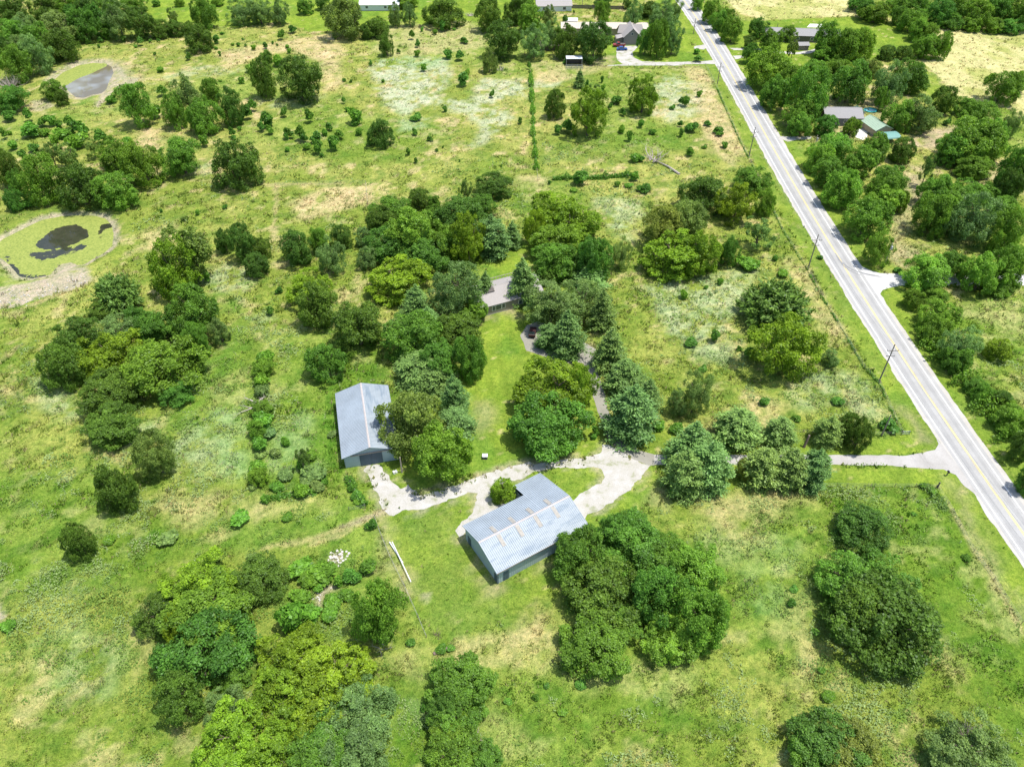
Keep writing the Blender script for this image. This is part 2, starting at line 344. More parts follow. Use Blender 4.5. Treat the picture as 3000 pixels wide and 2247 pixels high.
PAL = {  # linear base colours
 'pasture1': (.195, .252, .044), 'pasture2': (.300, .325, .082), 'pasture3': (.130, .205, .036), 'lawn1': (.162, .240, .032), 'lawn2': (.218, .300, .040),
 'silver': (.39, .445, .27), 'dry': (.53, .43, .23), 'lush': (.108, .222, .032), 'hay': (.50, .455, .22), 'dirt': (.42, .335, .235), 'mud': (.42, .365, .275)}
PAL = {k: np.array(v) for k, v in PAL.items()}
TRAILS = [poly(t, q) for t, q in (('d', [(1790,90),(1792,200),(1780,330),(1770,480)]), ('h', [(280,985),(150,1035),(0,1105),(-200,1180),(-500,1230)]), ('h', [(290,1000),(160,1060),(0,1140),(-180,1210)]),
 ('n', [(560,530),(700,540),(808,545),(1000,540)]), ('n', [(1576,545),(1590,600),(1600,680)]), ('d', [(0,960),(200,880),(400,800),(560,740),(620,700)]), ('b', [(330,160),(700,220),(1000,330)]), ('n', [(2745,1400),(2790,1500),(2880,1650),(3000,1860)]))]
def lerp(a, b, t): return a + (b - a) * t[..., None]
def fields(X, Y):
    """zone weights at ground points"""
    jx = X + (fbm(X, Y, 5, 3) - .5) * 6; jy = Y + (fbm(X, Y, 5, 9) - .5) * 6
    jx2 = X + (fbm(X, Y, 1.5, 31, 2) - .5) * 1.2; jy2 = Y + (fbm(X, Y, 1.5, 39, 2) - .5) * 1.2
    Wt = {k: np.zeros(X.shape) for k in (LAWN, SILV, DRY, LUSH, HAY, DIRT, MUD)}
    for c, s, P in ZON:
        a = np.array(P); x0, y0 = a.min(0) - 5; x1, y1 = a.max(0) + 5
        m = (X > x0) & (X < x1) & (Y > y0) & (Y < y1)
        if not m.any() or c == SHADE: continue
        if c in (LAWN, HAY): xx, yy = jx2[m], jy2[m]; e = 1.0
        elif c == MUD: xx, yy = jx2[m], jy2[m]; e = 1.2
        else: xx, yy = jx[m], jy[m]; e = 5.0
        ins = inpoly(xx, yy, P); d = pdist(xx, yy, P) * np.where(ins, 1, -1)
        v = sm(-e * .5, e * .5, d) * s
        Wt[c][m] = np.maximum(Wt[c][m], v)
    for P, wd in ((POND1, 1.7), (POND2, 3.2)):
        d = pdist(jx2, jy2, P); ins = inpoly(jx2, jy2, P)
        Wt[MUD] = np.maximum(Wt[MUD], np.where(ins, 1, sm(wd, wd * .35, d)) * .85)
    P = GRAVEL[0]; d = pdist(jx2, jy2, P); Wt[MUD] = np.maximum(Wt[MUD], sm(2.2, .2, d) * .62 * sm(.40, .58, fbm(X, Y, 2.2, 45, 3)))
    # grassy verge either side of the road
    rd = np.abs(X - roadx(Y)); vz = sm(10.5, 8.5, rd) * sm(60, 70, Y + 40)
    Wt[LAWN] = np.maximum(Wt[LAWN], vz * .8)
    return Wt
def sheetmask(X, Y):
    m = np.abs(X - roadx(Y)) < 4.6
    for P in SHEETS:
        a = np.array(P); x0, y0 = a.min(0) - 1; x1, y1 = a.max(0) + 1
        b = (X > x0) & (X < x1) & (Y > y0) & (Y < y1)
        if b.any(): m[b] |= inpoly(X[b], Y[b], P)
    return m
def gcol(X, Y, Wt):
    n1 = fbm(X, Y, 28, 50, 4); n2 = fbm(X, Y, 7, 60, 4, .65); n3 = fbm(X, Y, 2.6, 70, 3, .7); n4 = fbm(X * .7 + Y * .7, Y - X * .6, 3.5, 80, 4, .7)
    c = lerp(np.broadcast_to(PAL['pasture1'], X.shape + (3,)), PAL['pasture2'], sm(.40, .62, n2 * .55 + n1 * .45))
    c = lerp(c, PAL['pasture3'], sm(.52, .68, n4) * .8)
    c = lerp(c, PAL['dry'], sm(.58, .74, fbm(X, Y, 4.5, 90, 4, .65)) * .6)
    c = lerp(c, PAL['silver'], Wt[SILV] * sm(.36, .58, n3 * .6 + n2 * .4) * .9)
    c = lerp(c, PAL['dry'], Wt[DRY] * sm(.26, .50, n3 * .5 + fbm(X, Y, 4, 95, 3) * .5) * .95)
    c = lerp(c, PAL['lush'], Wt[LUSH] * sm(.30, .60, n2 * .6 + n3 * .4) * .85)
    lw = lerp(np.broadcast_to(PAL['lawn1'], X.shape + (3,)), PAL['lawn2'], sm(.35, .65, fbm(X, Y, 6, 110, 4, .6)))
    lw = lerp(lw, PAL['lush'], sm(.56, .72, fbm(X, Y, 9, 120, 4)) * .5)
    lw = lerp(lw, PAL['dry'], sm(.66, .80, fbm(X, Y, 2.2, 130, 4, .7)) * .6)
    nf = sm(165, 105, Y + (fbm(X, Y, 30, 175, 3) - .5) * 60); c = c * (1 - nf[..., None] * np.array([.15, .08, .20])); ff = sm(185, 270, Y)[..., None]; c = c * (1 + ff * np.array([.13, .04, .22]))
    big = fbm(X, Y, 45, 178, 3); c = c * (1 - sm(.48, .62, big)[..., None] * np.array([.26, .10, .30]))
    strp = .5 + .5 * np.sin((X * .96 + Y * .10 + 1.2 * vnoise(X / 9, Y / 9, 3)) * 2 * np.pi / 3.2)
    lw = lw * (.95 + .10 * strp)[..., None]
    for tp in TRAILS:
        c = lerp(c, PAL['dry'] * .9, sm(1.0, .3, pdist(X, Y, tp, False) + (fbm(X, Y, 3, 170, 3) - .5) * 1.6) * .55)
    lw = lerp(lw, np.array([.150, .215, .042]), Wt[LUSH] * (.35 + .4 * sm(.4, .6, n2)))
    c = lerp(c, lw, np.clip(Wt[LAWN], 0, 1))
    hy = PAL['hay'][None] * (0.82 + .36 * fbm(X * 3, Y * .5, 4, 140, 3))[..., None]
    hy = lerp(hy, PAL['pasture2'], sm(.48, .62, fbm(X, Y, 16, 145, 4)) * .7)
    c = lerp(c, hy, Wt[HAY])
    c = lerp(c, PAL['dirt'], Wt[DIRT] * sm(.3, .5, n3 * .5 + n2 * .5) * .9)
    c = lerp(c, PAL['mud'] * .95, np.clip(Wt[MUD] * sm(.22, .45, n3 * .6 + fbm(X, Y, 1.1, 150, 2) * .4), 0, 1))
    return c * (.86 + .28 * fbm(X, Y, 1.6, 160, 2))[..., None]

# one ground sheet, finest near the camera, running out to the horizon
def axis(a, b, step, out, grow=1.25):
    m = list(np.arange(a, b + step * .5, step)); s = step; v = m[-1]
    while v < out: s *= grow; v += s; m.append(v)
    s = step; v = m[0]; lo = []
    while v > -out: s *= grow; v -= s; lo.append(v)
    return np.array(lo[::-1] + m)
gx = axis(-240, 240, .95, 5000); gy = axis(25, 200, .75, 200)
gy = np.concatenate([np.array([-5000, -2500, -1200, -600, -300, -150, -70, -20, 5, 15, 20]), gy[(gy >= 24) & (gy <= 200)], np.arange(201, 460, 1.25)])
s = 1.4; v = gy[-1]; ex = []
while v < 6000: s *= 1.25; v += s; ex.append(v)
gy = np.concatenate([gy, ex])
GX, GY = np.meshgrid(gx, gy)
WT = fields(GX, GY)
rough_grass = np.clip(1 - WT[LAWN] - WT[HAY] - WT[DIRT] * .7 - WT[MUD], 0, 1)
flat = np.zeros(GX.shape)
flat[np.abs(GX - roadx(GY)) < 7] = 1
SH = sheetmask(GX, GY); fl = SH.copy()
for _ in range(3):
    q = fl.copy(); q[1:] |= fl[:-1]; q[:-1] |= fl[1:]; q[:, 1:] |= fl[:, :-1]; q[:, :-1] |= fl[:, 1:]; fl = q
flat = np.maximum(flat, fl)
Z = (fbm(GX, GY, 1.9, 200, 3, .6) * .5 + fbm(GX, GY, 7, 210, 2) * .35) * .55 * rough_grass * (1 - flat)
Z *= np.clip((900 - np.hypot(GX, GY)) / 300, 0, 1)
for P, dp in ((POND1, 1.3), (POND2, 1.3)):
    ins = inpoly(GX, GY, P); d = pdist(GX, GY, P)
    Z = np.where(ins, -dp * sm(0, 3, d) - .04, Z + .45 * np.exp(-((d - 3.2) / 1.8) ** 2) * (d < 12))
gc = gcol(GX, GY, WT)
ny, nx = GX.shape
idx = np.arange(nx * ny).reshape(ny, nx)
F = np.stack([idx[:-1, :-1], idx[:-1, 1:], idx[1:, 1:], idx[1:, :-1]], -1).reshape(-1, 4)
me = mesh_np('ground', np.stack([GX, GY, Z], -1).reshape(-1, 3), F, True)
ca = me.color_attributes.new('grass_kind', 'FLOAT_COLOR', 'POINT')
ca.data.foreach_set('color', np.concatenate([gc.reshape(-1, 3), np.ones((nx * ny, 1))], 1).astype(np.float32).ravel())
m, t, P, N, L = M('ground_cover')
a = N.new('ShaderNodeAttribute'); a.attribute_name = 'grass_kind'
n1 = noise(N, L, 1.4, 8, .75); n2 = noise(N, L, .35, 6, .7, dist=1.2); n3 = noise(N, L, 4.5, 4, .7)
r1 = ramp(N, L, n1.outputs[0], [(.38, (.60, .68, .55)), (.5, (1, 1, 1)), (.62, (1.28, 1.2, 1.12))])
r3 = ramp(N, L, n3.outputs[0], [(.4, .72), (.6, 1.28)])
r2 = ramp(N, L, n2.outputs[0], [(.38, (.78, .88, .72)), (.62, (1.18, 1.12, 1.12))])
c = mixc(N, L, a.outputs['Color'], r1.outputs[0], .85, 'MULTIPLY'); c = mixc(N, L, c, r2.outputs[0], 1, 'MULTIPLY'); c = mixc(N, L, c, r3.outputs[0], .8, 'MULTIPLY')
L.new(c, P.inputs['Base Color']); P.inputs['Roughness'].default_value = 1; P.inputs['Specular IOR Level'].default_value = .05
bump(N, L, n1.outputs[0], .8, .35, P)
go = add('ground', me, m); tag(go, kind='structure')

# ------------------------------------------------------------------ roads, drives, water
def sheet(name, P, z, mat, jit=.3, step=.8, seed=0, kind='structure'):
    pts = []
    n = len(P)
    for i in range(n):
        a = np.array(P[i]); b = np.array(P[(i + 1) % n]); k = max(1, int(np.hypot(*(b - a)) / step))
        for j in range(k): pts.append(a + (b - a) * j / k)
    pts = np.array(pts)
    if jit:
        dx = (fbm(pts[:, 0], pts[:, 1], 1.7, 300 + seed, 3) - .5) * 4 * jit; dy = (fbm(pts[:, 0], pts[:, 1], 1.7, 400 + seed, 3) - .5) * 4 * jit
        pts = pts + np.stack([dx, dy], -1)
    me = bpy.data.meshes.new(name); me.from_pydata([(x, y, 0) for x, y in pts], [], [tuple(range(len(pts)))]); me.update()
    if me.polygons[0].normal.z < 0: me.flip_normals()
    o = add(name, me, mat, None, (0, 0, z)); tag(o, kind=kind); return o

def asphalt(name, base, worn):
    m, t, P, N, L = M(name)
    a = noise(N, L, .25, 6, .65); b = noise(N, L, 3, 6, .8); g = N.new('ShaderNodeNewGeometry')
    r = ramp(N, L, a.outputs[0], [(.3, base), (.7, worn)]); r2 = ramp(N, L, b.outputs[0], [(.3, .84), (.7, 1.1)])
    L.new(mixc(N, L, r.outputs[0], r2.outputs[0], 1, 'MULTIPLY'), P.inputs['Base Color']); P.inputs['Roughness'].default_value = .9
    P.inputs['Specular IOR Level'].default_value = .2; bump(N, L, b.outputs[0], .3, .02, P); return m
ROAD = asphalt('pale_worn_asphalt', (.36, .353, .335), (.44, .433, .415)); SHOULDER = asphalt('gravel_shoulder', (.44, .41, .36), (.54, .52, .48))
DRIVE = asphalt('old_driveway_asphalt', (.265, .252, .205), (.35, .335, .28)); CONC = asphalt('concrete', (.70, .67, .60), (.78, .76, .70))
DRIVE2 = asphalt('chalky_driveway', (.36, .34, .31), (.48, .46, .43))
m, t, P, N, L = M('white_gravel')
a = noise(N, L, .35, 5, .6); b = noise(N, L, 5.5, 4, .8)
r = ramp(N, L, a.outputs[0], [(.36, (.33, .34, .23)), (.44, (.46, .44, .385)), (.54, (.485, .465, .425)), (.66, (.54, .525, .49))]); r2 = ramp(N, L, b.outputs[0], [(.36, (.74, .73, .68)), (.50, (1.02, 1.02, 1.02))])
L.new(mixc(N, L, r.outputs[0], r2.outputs[0], 1, 'MULTIPLY'), P.inputs['Base Color']); P.inputs['Roughness'].default_value = 1; P.inputs['Specular IOR Level'].default_value = .1
bump(N, L, b.outputs[0], .6, .08, P); GRAV = m

ys = list(np.arange(20, 460, 4)) + [500, 700, 1200, 3000, 5500]; ys = [-3000, -800, -200, -50] + ys
def strip(name, o0, o1, z, mat, wob=0, kind='structure', y0=-1e9, y1=1e9, seed=0):
    mb = MB(); yy = [y for y in ys if y0 <= y <= y1]
    if wob: yy = sorted(set(yy) | set(np.arange(max(20, y0), min(440, y1), .8)))
    w0 = (fbm(np.array(yy), np.zeros(len(yy)) + seed, 3, 11, 4, .6) - .5) * wob; w1 = (fbm(np.array(yy), np.zeros(len(yy)) + seed + 50, 3, 12, 4, .6) - .5) * wob
    for i, y in enumerate(yy):
        x = float(roadx(np.array(y))); mb.v += [(x + o0 + w0[i], y, z), (x + o1 + w1[i], y, z)]
        if i: n = 2 * i; mb.f.append((n - 2, n - 1, n + 1, n))
    o = mb.build(name, mat); tag(o, kind=kind); return o
strip('road_shoulder', -4.45, 4.9, .012, SHOULDER, .9, seed=3)
ra = strip('road', -3.7, 3.9, .024, ROAD)
WPAINT = simple('worn_white_paint', (.86, .86, .84), .7, .08, 4); YPAINT = simple('faded_yellow_paint', (.82, .62, .22), .7, .12, 2)
for k, (a_, b_, mt) in enumerate([(-2.95, -2.77, WPAINT), (2.77, 2.95, WPAINT), (-.21, -.07, YPAINT), (.07, .21, YPAINT)]):
    o = strip('edge_line' if k < 2 else 'centre_line', a_, b_, .036, mt)
WEAR = asphalt('oil_darkened_asphalt', (.315, .31, .30), (.38, .375, .36))
# darker wheel paths worn into both lanes
for k, (a_, b_) in enumerate([(-2.2, -1.35), (1.3, 2.1)]):
    o = strip('wheel_path', a_, b_, .030, WEAR, .25, seed=20 + k)
PALER = asphalt('chalky_side_road', (.50, .49, .47), (.60, .59, .57))
sheet('side_road', EAST, .018, PALER, .1, seed=1)
sheet('asphalt_driveway', ASPH[0], .016, DRIVE2, .12, seed=2)
sheet('asphalt_driveway', ASPH[1], .020, DRIVE, .10, seed=3)
sheet('farm_driveway', WDRIVE, .018, GRAV, .15, seed=4)
for i, P_ in enumerate(GRAVEL): sheet('gravel_drive', P_, .028 + .001 * i, GRAV, .4 if i == 0 else .2, .5, seed=5 + i)
for i, P_ in enumerate(PATIO): sheet('concrete_patio' if i == 0 else 'concrete_pad', P_, .03, CONC, .02, seed=12 + i)
# rubber marks where cars turn into the side road
SK = simple('tyre_rubber_stain', (.26, .26, .26), .9, .25, 2)
def ribbon(name, px, wd, z, mat):
    pts = [Vector((*at(x, y)[:2], z)) for x, y in px]
    fine = []
    for i in range(len(pts) - 1):
        p0 = pts[max(i - 1, 0)]; p1 = pts[i]; p2 = pts[i + 1]; p3 = pts[min(i + 2, len(pts) - 1)]
        for k in range(8):
            t = k / 8; fine.append(.5 * ((2 * p1) + (-p0 + p2) * t + (2 * p0 - 5 * p1 + 4 * p2 - p3) * t * t + (-p0 + 3 * p1 - 3 * p2 + p3) * t ** 3))
    fine.append(pts[-1]); mb = MB()
    for i, p in enumerate(fine):
        q = fine[min(i + 1, len(fine) - 1)] - fine[max(i - 1, 0)]; nrm = Vector((-q.y, q.x, 0)).normalized() * wd * .5 * math.sin(math.pi * (i + .6) / (len(fine) + .6)) ** .5
        mb.v += [tuple(p + nrm), tuple(p - nrm)]
        if i: n = 2 * i; mb.f.append((n - 1, n - 2, n, n + 1))
    o = mb.build(name, mat); tag(o, kind='structure'); return o
for k, px in enumerate([[(2447,742),(2462,765),(2484,784),(2512,796),(2545,806),(2590,814)], [(2450,750),(2468,776),(2493,795),(2525,808)], [(2470,768),(2490,787),(2530,801),(2575,809)]]):
    ribbon('tyre_mark', px, .38, .044 + .003 * k, SK)

# water with its floating algae
m, t, P, N, L = M('pond_water')
n1 = noise(N, L, .35, 6, .6); n2 = noise(N, L, 2.2, 5, .7); at_ = N.new('ShaderNodeAttribute'); at_.attribute_name = 'algae'
ad = N.new('ShaderNodeMath'); ad.operation = 'MULTIPLY_ADD'; L.new(n1.outputs[0], ad.inputs[0]); ad.inputs[1].default_value = 1.4; L.new(at_.outputs['Fac'], ad.inputs[2])
ad2 = N.new('ShaderNodeMath'); ad2.operation = 'MULTIPLY_ADD'; L.new(n2.outputs[0], ad2.inputs[0]); ad2.inputs[1].default_value = .35; L.new(ad.outputs[0], ad2.inputs[2])
msk = ramp(N, L, ad2.outputs[0], [(.0, 0), (1, 1)]); msk.color_ramp.elements[0].position = .985; msk.color_ramp.elements[1].position = 1.0
mr = N.new('ShaderNodeMapRange'); L.new(ad2.outputs[0], mr.inputs[0]); mr.inputs[1].default_value = 1.30; mr.inputs[2].default_value = 1.36
alg = ramp(N, L, n2.outputs[0], [(.36, (.15, .20, .035)), (.5, (.25, .30, .05)), (.66, (.34, .37, .085))])
wat = ramp(N, L, n1.outputs[0], [(.35, (.035, .04, .022)), (.65, (.055, .055, .035))])
L.new(mixc(N, L, wat.outputs[0], alg.outputs[0], mr.outputs[0]), P.inputs['Base Color'])
rr = N.new('ShaderNodeMapRange'); L.new(mr.outputs[0], rr.inputs[0]); rr.inputs[3].default_value = .03; rr.inputs[4].default_value = .8; L.new(rr.outputs[0], P.inputs['Roughness'])
POND = m
POND_S = POND.copy()
for n_ in POND_S.node_tree.nodes:
    if n_.type == 'VALTORGB' and abs(n_.color_ramp.elements[0].color[0] - .035) < 1e-3: n_.color_ramp.elements[0].position = .42; n_.color_ramp.elements[0].color = (.17, .145, .085, 1); n_.color_ramp.elements[1].position = .6; n_.color_ramp.elements[1].color = (.30, .31, .29, 1)
    if n_.type == 'TEX_NOISE' and abs(n_.inputs['Scale'].default_value - .35) < 1e-3: n_.inputs['Scale'].default_value = .07; n_.inputs['Detail'].default_value = 2
def pond(P_, z, afield, seed):
    a = np.array(P_); x0, y0 = a.min(0) - 1; x1, y1 = a.max(0) + 1
    st = .5; X, Y = np.meshgrid(np.arange(x0, x1, st), np.arange(y0, y1, st)); ny, nx = X.shape
    dd = pdist(X, Y, P_) * np.where(inpoly(X, Y, P_), 1, -1); keep = dd > -.9
    idx = np.arange(nx * ny).reshape(ny, nx); F = np.stack([idx[:-1, :-1], idx[:-1, 1:], idx[1:, 1:], idx[1:, :-1]], -1).reshape(-1, 4)
    F = F[keep.reshape(-1)[F].all(1)]; u, inv = np.unique(F, return_inverse=True)
    V = np.stack([X, Y, X * 0 + z], -1).reshape(-1, 3)[u]
    me = mesh_np('water', V, inv.reshape(-1, 4)); at_ = me.attributes.new('algae', 'FLOAT', 'POINT')
    at_.data.foreach_set('value', afield(V[:, 0], V[:, 1], dd.reshape(-1)[u]).astype(np.float32))
    o = add('pond', me, POND if seed == 1 else POND_S); tag(o, kind='structure')
OPEN1 = poly('d', [(235,480),(300,410),(400,360),(480,350),(570,390),(560,430),(480,470),(400,490),(300,505)])
OPEN1b = poly('d', [(160,520),(280,520),(420,490),(550,480),(540,510),(400,550),(270,580),(200,560)])
OPEN1c = poly('d', [(40,560),(90,600),(130,660),(210,690),(300,660),(320,690),(200,712),(100,690),(40,620)])
OPEN1d = poly('d', [(650,350),(730,340),(725,360),(660,390),(645,450),(640,400)])
def al1(x, y, d):
    v = np.full(x.shape, .72)
    for P_, s in ((OPEN1, .95), (OPEN1b, .42), (OPEN1c, .42), (OPEN1d, .5)):
        i = inpoly(x, y, P_); dd = pdist(x, y, P_) * np.where(i, 1, -1); v -= s * sm(-1.2, 1.2, dd)
    return v
ALG2 = poly('a', [(330,522),(400,465),(500,420),(600,402),(690,407),(700,425),(610,470),(520,500),(430,550),(400,560)])
def al2(x, y, d):
    i = inpoly(x, y, ALG2); dd = pdist(x, y, ALG2) * np.where(i, 1, -1); return -.15 + .95 * sm(-1.5, 1.5, dd)
pond(POND1, -.22, al1, 1); pond(POND2, -.25, al2, 2)
# distant rolling land at the horizon
mb = MB(); nh = 120
for i in range(nh + 1):
    t = math.pi * 2 * i / nh
    for r_, z_ in ((3800, -1), (4300, 25 + 18 * math.sin(i * .7) + 9 * math.sin(i * 1.9)), (4900, -1)):
        mb.v.append((r_ * math.cos(t), r_ * math.sin(t), z_))
    if i: n = 3 * i; mb.f += [(n - 3, n, n + 1, n - 2), (n - 2, n + 1, n + 2, n - 1)]
HILL = simple('far_woodland', (.06, .11, .04), 1, .4, .02)
tag(mb.build('hills', HILL, smooth=True), kind='structure')

# ------------------------------------------------------------------ plant prototypes (unit: crown radius 1, total height 1)
rng = np.random.default_rng(7)
def unit(n):
    v = rng.normal(size=(n, 3)); return v / np.linalg.norm(v, axis=1, keepdims=True)
def cards(Pt, Nn, size, aspect=1.0, jit=.6, along=None):
    """leaf quads at points Pt facing roughly Nn"""
    n = len(Pt); Nn = Nn + rng.normal(size=(n, 3)) * jit; Nn /= np.linalg.norm(Nn, axis=1, keepdims=True)
    if along is None: A = np.cross(Nn, unit(n))
    else: A = along + rng.normal(size=(n, 3)) * .35; A = A - Nn * (A * Nn).sum(1, keepdims=True)
    A /= np.linalg.norm(A, axis=1, keepdims=True) + 1e-9; B = np.cross(Nn, A)
    s = size * rng.uniform(.6, 1.35, (n, 1)); A = A * s * aspect; B = B * s / aspect
    k = rng.uniform(.5, 1.1, (4, n, 1))
    V = np.stack([Pt - A * k[0], Pt - B * k[1], Pt + A * k[2], Pt + B * k[3]], 1).reshape(-1, 3)
    return V
def crown_mesh(name, V, rnd, hz):
    """V unit coordinates with z already in 0..1 of total height"""
    F = np.arange(len(V)).reshape(-1, 4)
    me = mesh_np(name, V, F); a = me.attributes.new('rnd', 'FLOAT', 'FACE'); a.data.foreach_set('value', np.clip(rnd, 0, 1).astype(np.float32)); return me
def norm_v(V, k, pc=98.2):
    r = np.percentile(np.hypot(V[:, 0], V[:, 1]), pc); V[:, :2] /= r
    lo, hi = np.percentile(V[:, 2], 1.0), np.percentile(V[:, 2], 99.6)
    V[:, 2] = k + (1 - k) * (V[:, 2] - lo) / (hi - lo); V[:, 2] = np.maximum(V[:, 2], .01); return V
def broadleaf(name, nl=34, nc=17000, k=.12, lob=(.26, .40), sub=(.28, .42), nsub=14, size=.029, flat_=.95, gaps=0., wild=.15, boxy=1.0):
    """crown of big lobes, each carrying smaller leaf clumps"""
    c = []; tries = 0; ph = rng.uniform(0, 40)
    while len(c) < nl and tries < 6000:
        tries += 1; d = unit(1)[0]
        if d[2] < -.85: continue
        rad = rng.uniform(*lob); r = (1 - rad * .85) * (rng.uniform(.86, 1.0) if rng.random() < .85 else rng.uniform(.2, .7))
        r *= 1 + wild * (vnoise(d[0] * 2.0 + ph, d[1] * 2.0 + d[2] * 2 + ph, 5) - .5) * 2.6
        if gaps and rng.random() < gaps: continue
        if d[2] < 0: r *= 1.0
        p = d * r
        if all(np.linalg.norm(p - q[0]) > .50 * max(rad, q[1]) for q in c): c.append((p, rad, rng.uniform(0, 1)))
    SC = []; SR = []; SL = []
    for p, rad, lr in c:
        for j in range(nsub):
            d = unit(1)[0] + p * .8 + np.array([0, 0, .25]); d /= np.linalg.norm(d); SC.append(p + d * rad * rng.uniform(.5, .92) * np.array([1, 1, flat_])); SR.append(rad * rng.uniform(*sub)); SL.append(lr * .6 + .4 * rng.random())
    SC = np.array(SC); SR = np.array(SR); SL = np.array(SL)
    w_ = SR ** 2; li = rng.choice(len(SC), nc, p=w_ / w_.sum()); D = unit(nc) + SC[li] * .5 + np.array([0, 0, .3]); D /= np.linalg.norm(D, axis=1, keepdims=True)
    Pt = SC[li] + D * (SR[li] * rng.uniform(.35, 1.2, nc) ** .6)[:, None]
    # inner foliage so that crowns are not hollow
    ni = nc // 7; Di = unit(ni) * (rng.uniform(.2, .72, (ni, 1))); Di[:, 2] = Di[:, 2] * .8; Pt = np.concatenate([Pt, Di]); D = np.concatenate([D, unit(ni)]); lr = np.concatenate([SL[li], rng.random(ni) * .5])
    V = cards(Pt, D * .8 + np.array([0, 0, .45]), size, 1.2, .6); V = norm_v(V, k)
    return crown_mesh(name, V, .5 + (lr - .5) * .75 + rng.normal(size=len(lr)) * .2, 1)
def conifer(name, nb=110, nc=14000, k=.03, size=.034, up=.10, layers=9, wide=.30, pw=.8, ragged=.25):
    Pt = []; Dr = []; Rn = []; per = nc // nb
    for b in range(nb):
        lv = (b % layers + rng.uniform(-.25, .25)) / layers; lv = min(max(lv, 0), .97)
        prof = (1 - lv * .97) ** pw * (.70 + .30 * min(1, lv / wide)); L_ = prof * rng.uniform(1 - ragged, 1.1); a = b * 2.399 + rng.uniform(-.5, .5)
        d = np.array([math.cos(a), math.sin(a), 0]); nz = lv * 1.8 - 1; sd_ = np.array([-math.sin(a), math.cos(a), 0]); rn0 = rng.random()
        ncl = 6; 
        for q in range(ncl):                                  # clumps of needles along the bough
            s0 = .22 + .78 * (q + rng.uniform(-.2, .5)) / ncl; lat = rng.normal() * .13 * L_ * (1.25 - s0); n_ = per // ncl
            cc = d * s0 * L_ + sd_ * lat; cc[2] = nz + (s0 - .4) * up * 1.6 * L_ + rng.normal() * .02
            p = cc + rng.normal(size=(n_, 3)) * np.array([.062, .062, .034]) * (.6 + .6 * L_); dd = p - cc; Pt.append(p); dr = d[None] * .7 + dd * 9 + np.array([0, 0, .35]); Dr.append(dr); Rn.append(np.full(n_, .55 * rn0 + .45 * rng.random()))
    tp = 220; s = rng.uniform(0, 1, tp); p = rng.normal(size=(tp, 3)) * np.array([.08, .08, .02]) * (1.15 - s)[:, None]; p[:, 2] = .62 + .40 * s
    Pt.append(p); Dr.append(np.tile(np.array([.2, .1, 1.]), (tp, 1))); Rn.append(np.full(tp, .6))
    Pt = np.concatenate(Pt); Dr = np.concatenate(Dr); Rn = np.concatenate(Rn); Dr /= np.linalg.norm(Dr, axis=1, keepdims=True) + 1e-9
    V = cards(Pt, np.tile(np.array([0, 0, 1.]), (len(Pt), 1)) + Pt * np.array([.5, .5, 0]), size, 1.5, .5, along=Dr); V = norm_v(V, k, 97.5)
    return crown_mesh(name, V, .5 + (Rn - .5) * .55 + rng.normal(size=len(Rn)) * .2, 1)
def bushmesh(name, nc=1500, size=.13, cone=0.0, lobes=9):
    c = [(unit(1)[0] * rng.uniform(.2, .55), rng.uniform(.35, .55), rng.uniform()) for _ in range(lobes)]
    C = np.array([q[0] for q in c]); Rd = np.array([q[1] for q in c]); Lr = np.array([q[2] for q in c]); li = rng.integers(0, lobes, nc)
    D = unit(nc); D[:, 2] = np.abs(D[:, 2]) * .95 - .1; Pt = C[li] + D * Rd[li][:, None] * rng.uniform(.6, 1.08, (nc, 1))
    z = (Pt[:, 2] + 1) / 2; Pt[:, :2] *= (1 - cone * np.clip(z, 0, 1))[:, None]
    V = cards(Pt, D * .7 + np.array([0, 0, .5]), size, 1.3, .6); V[:, 2] = np.clip((V[:, 2] + .85) / 1.9, 0, 1.05)
    return crown_mesh(name, V, .5 + (Lr[li] - .5) * .4 + rng.normal(size=nc) * .22, 1)
def spray(name, nb=90, per=40, size=.05):
    Pt = []; Dr = []
    for b in range(nb):
        a = rng.uniform(0, 6.28); e = rng.uniform(.25, 1.45); d = np.array([math.cos(a) * math.cos(e), math.sin(a) * math.cos(e), math.sin(e)])
        s = rng.uniform(.25, 1, per) ** .7; Ln = rng.uniform(.8, 1.08)
        p = d[None] * (s * Ln)[:, None] + rng.normal(size=(per, 3)) * .035; Pt.append(p); Dr.append(np.tile(d, (per, 1)))
    Pt = np.concatenate(Pt); Dr = np.concatenate(Dr); V = cards(Pt, Dr * .3 + np.array([0, 0, .7]), size, 1.7, .6, along=Dr); V[:, 2] = np.clip(V[:, 2], 0, 1.05)
    return crown_mesh(name, V, .5 + rng.normal(size=len(Pt)) * .25, 1)
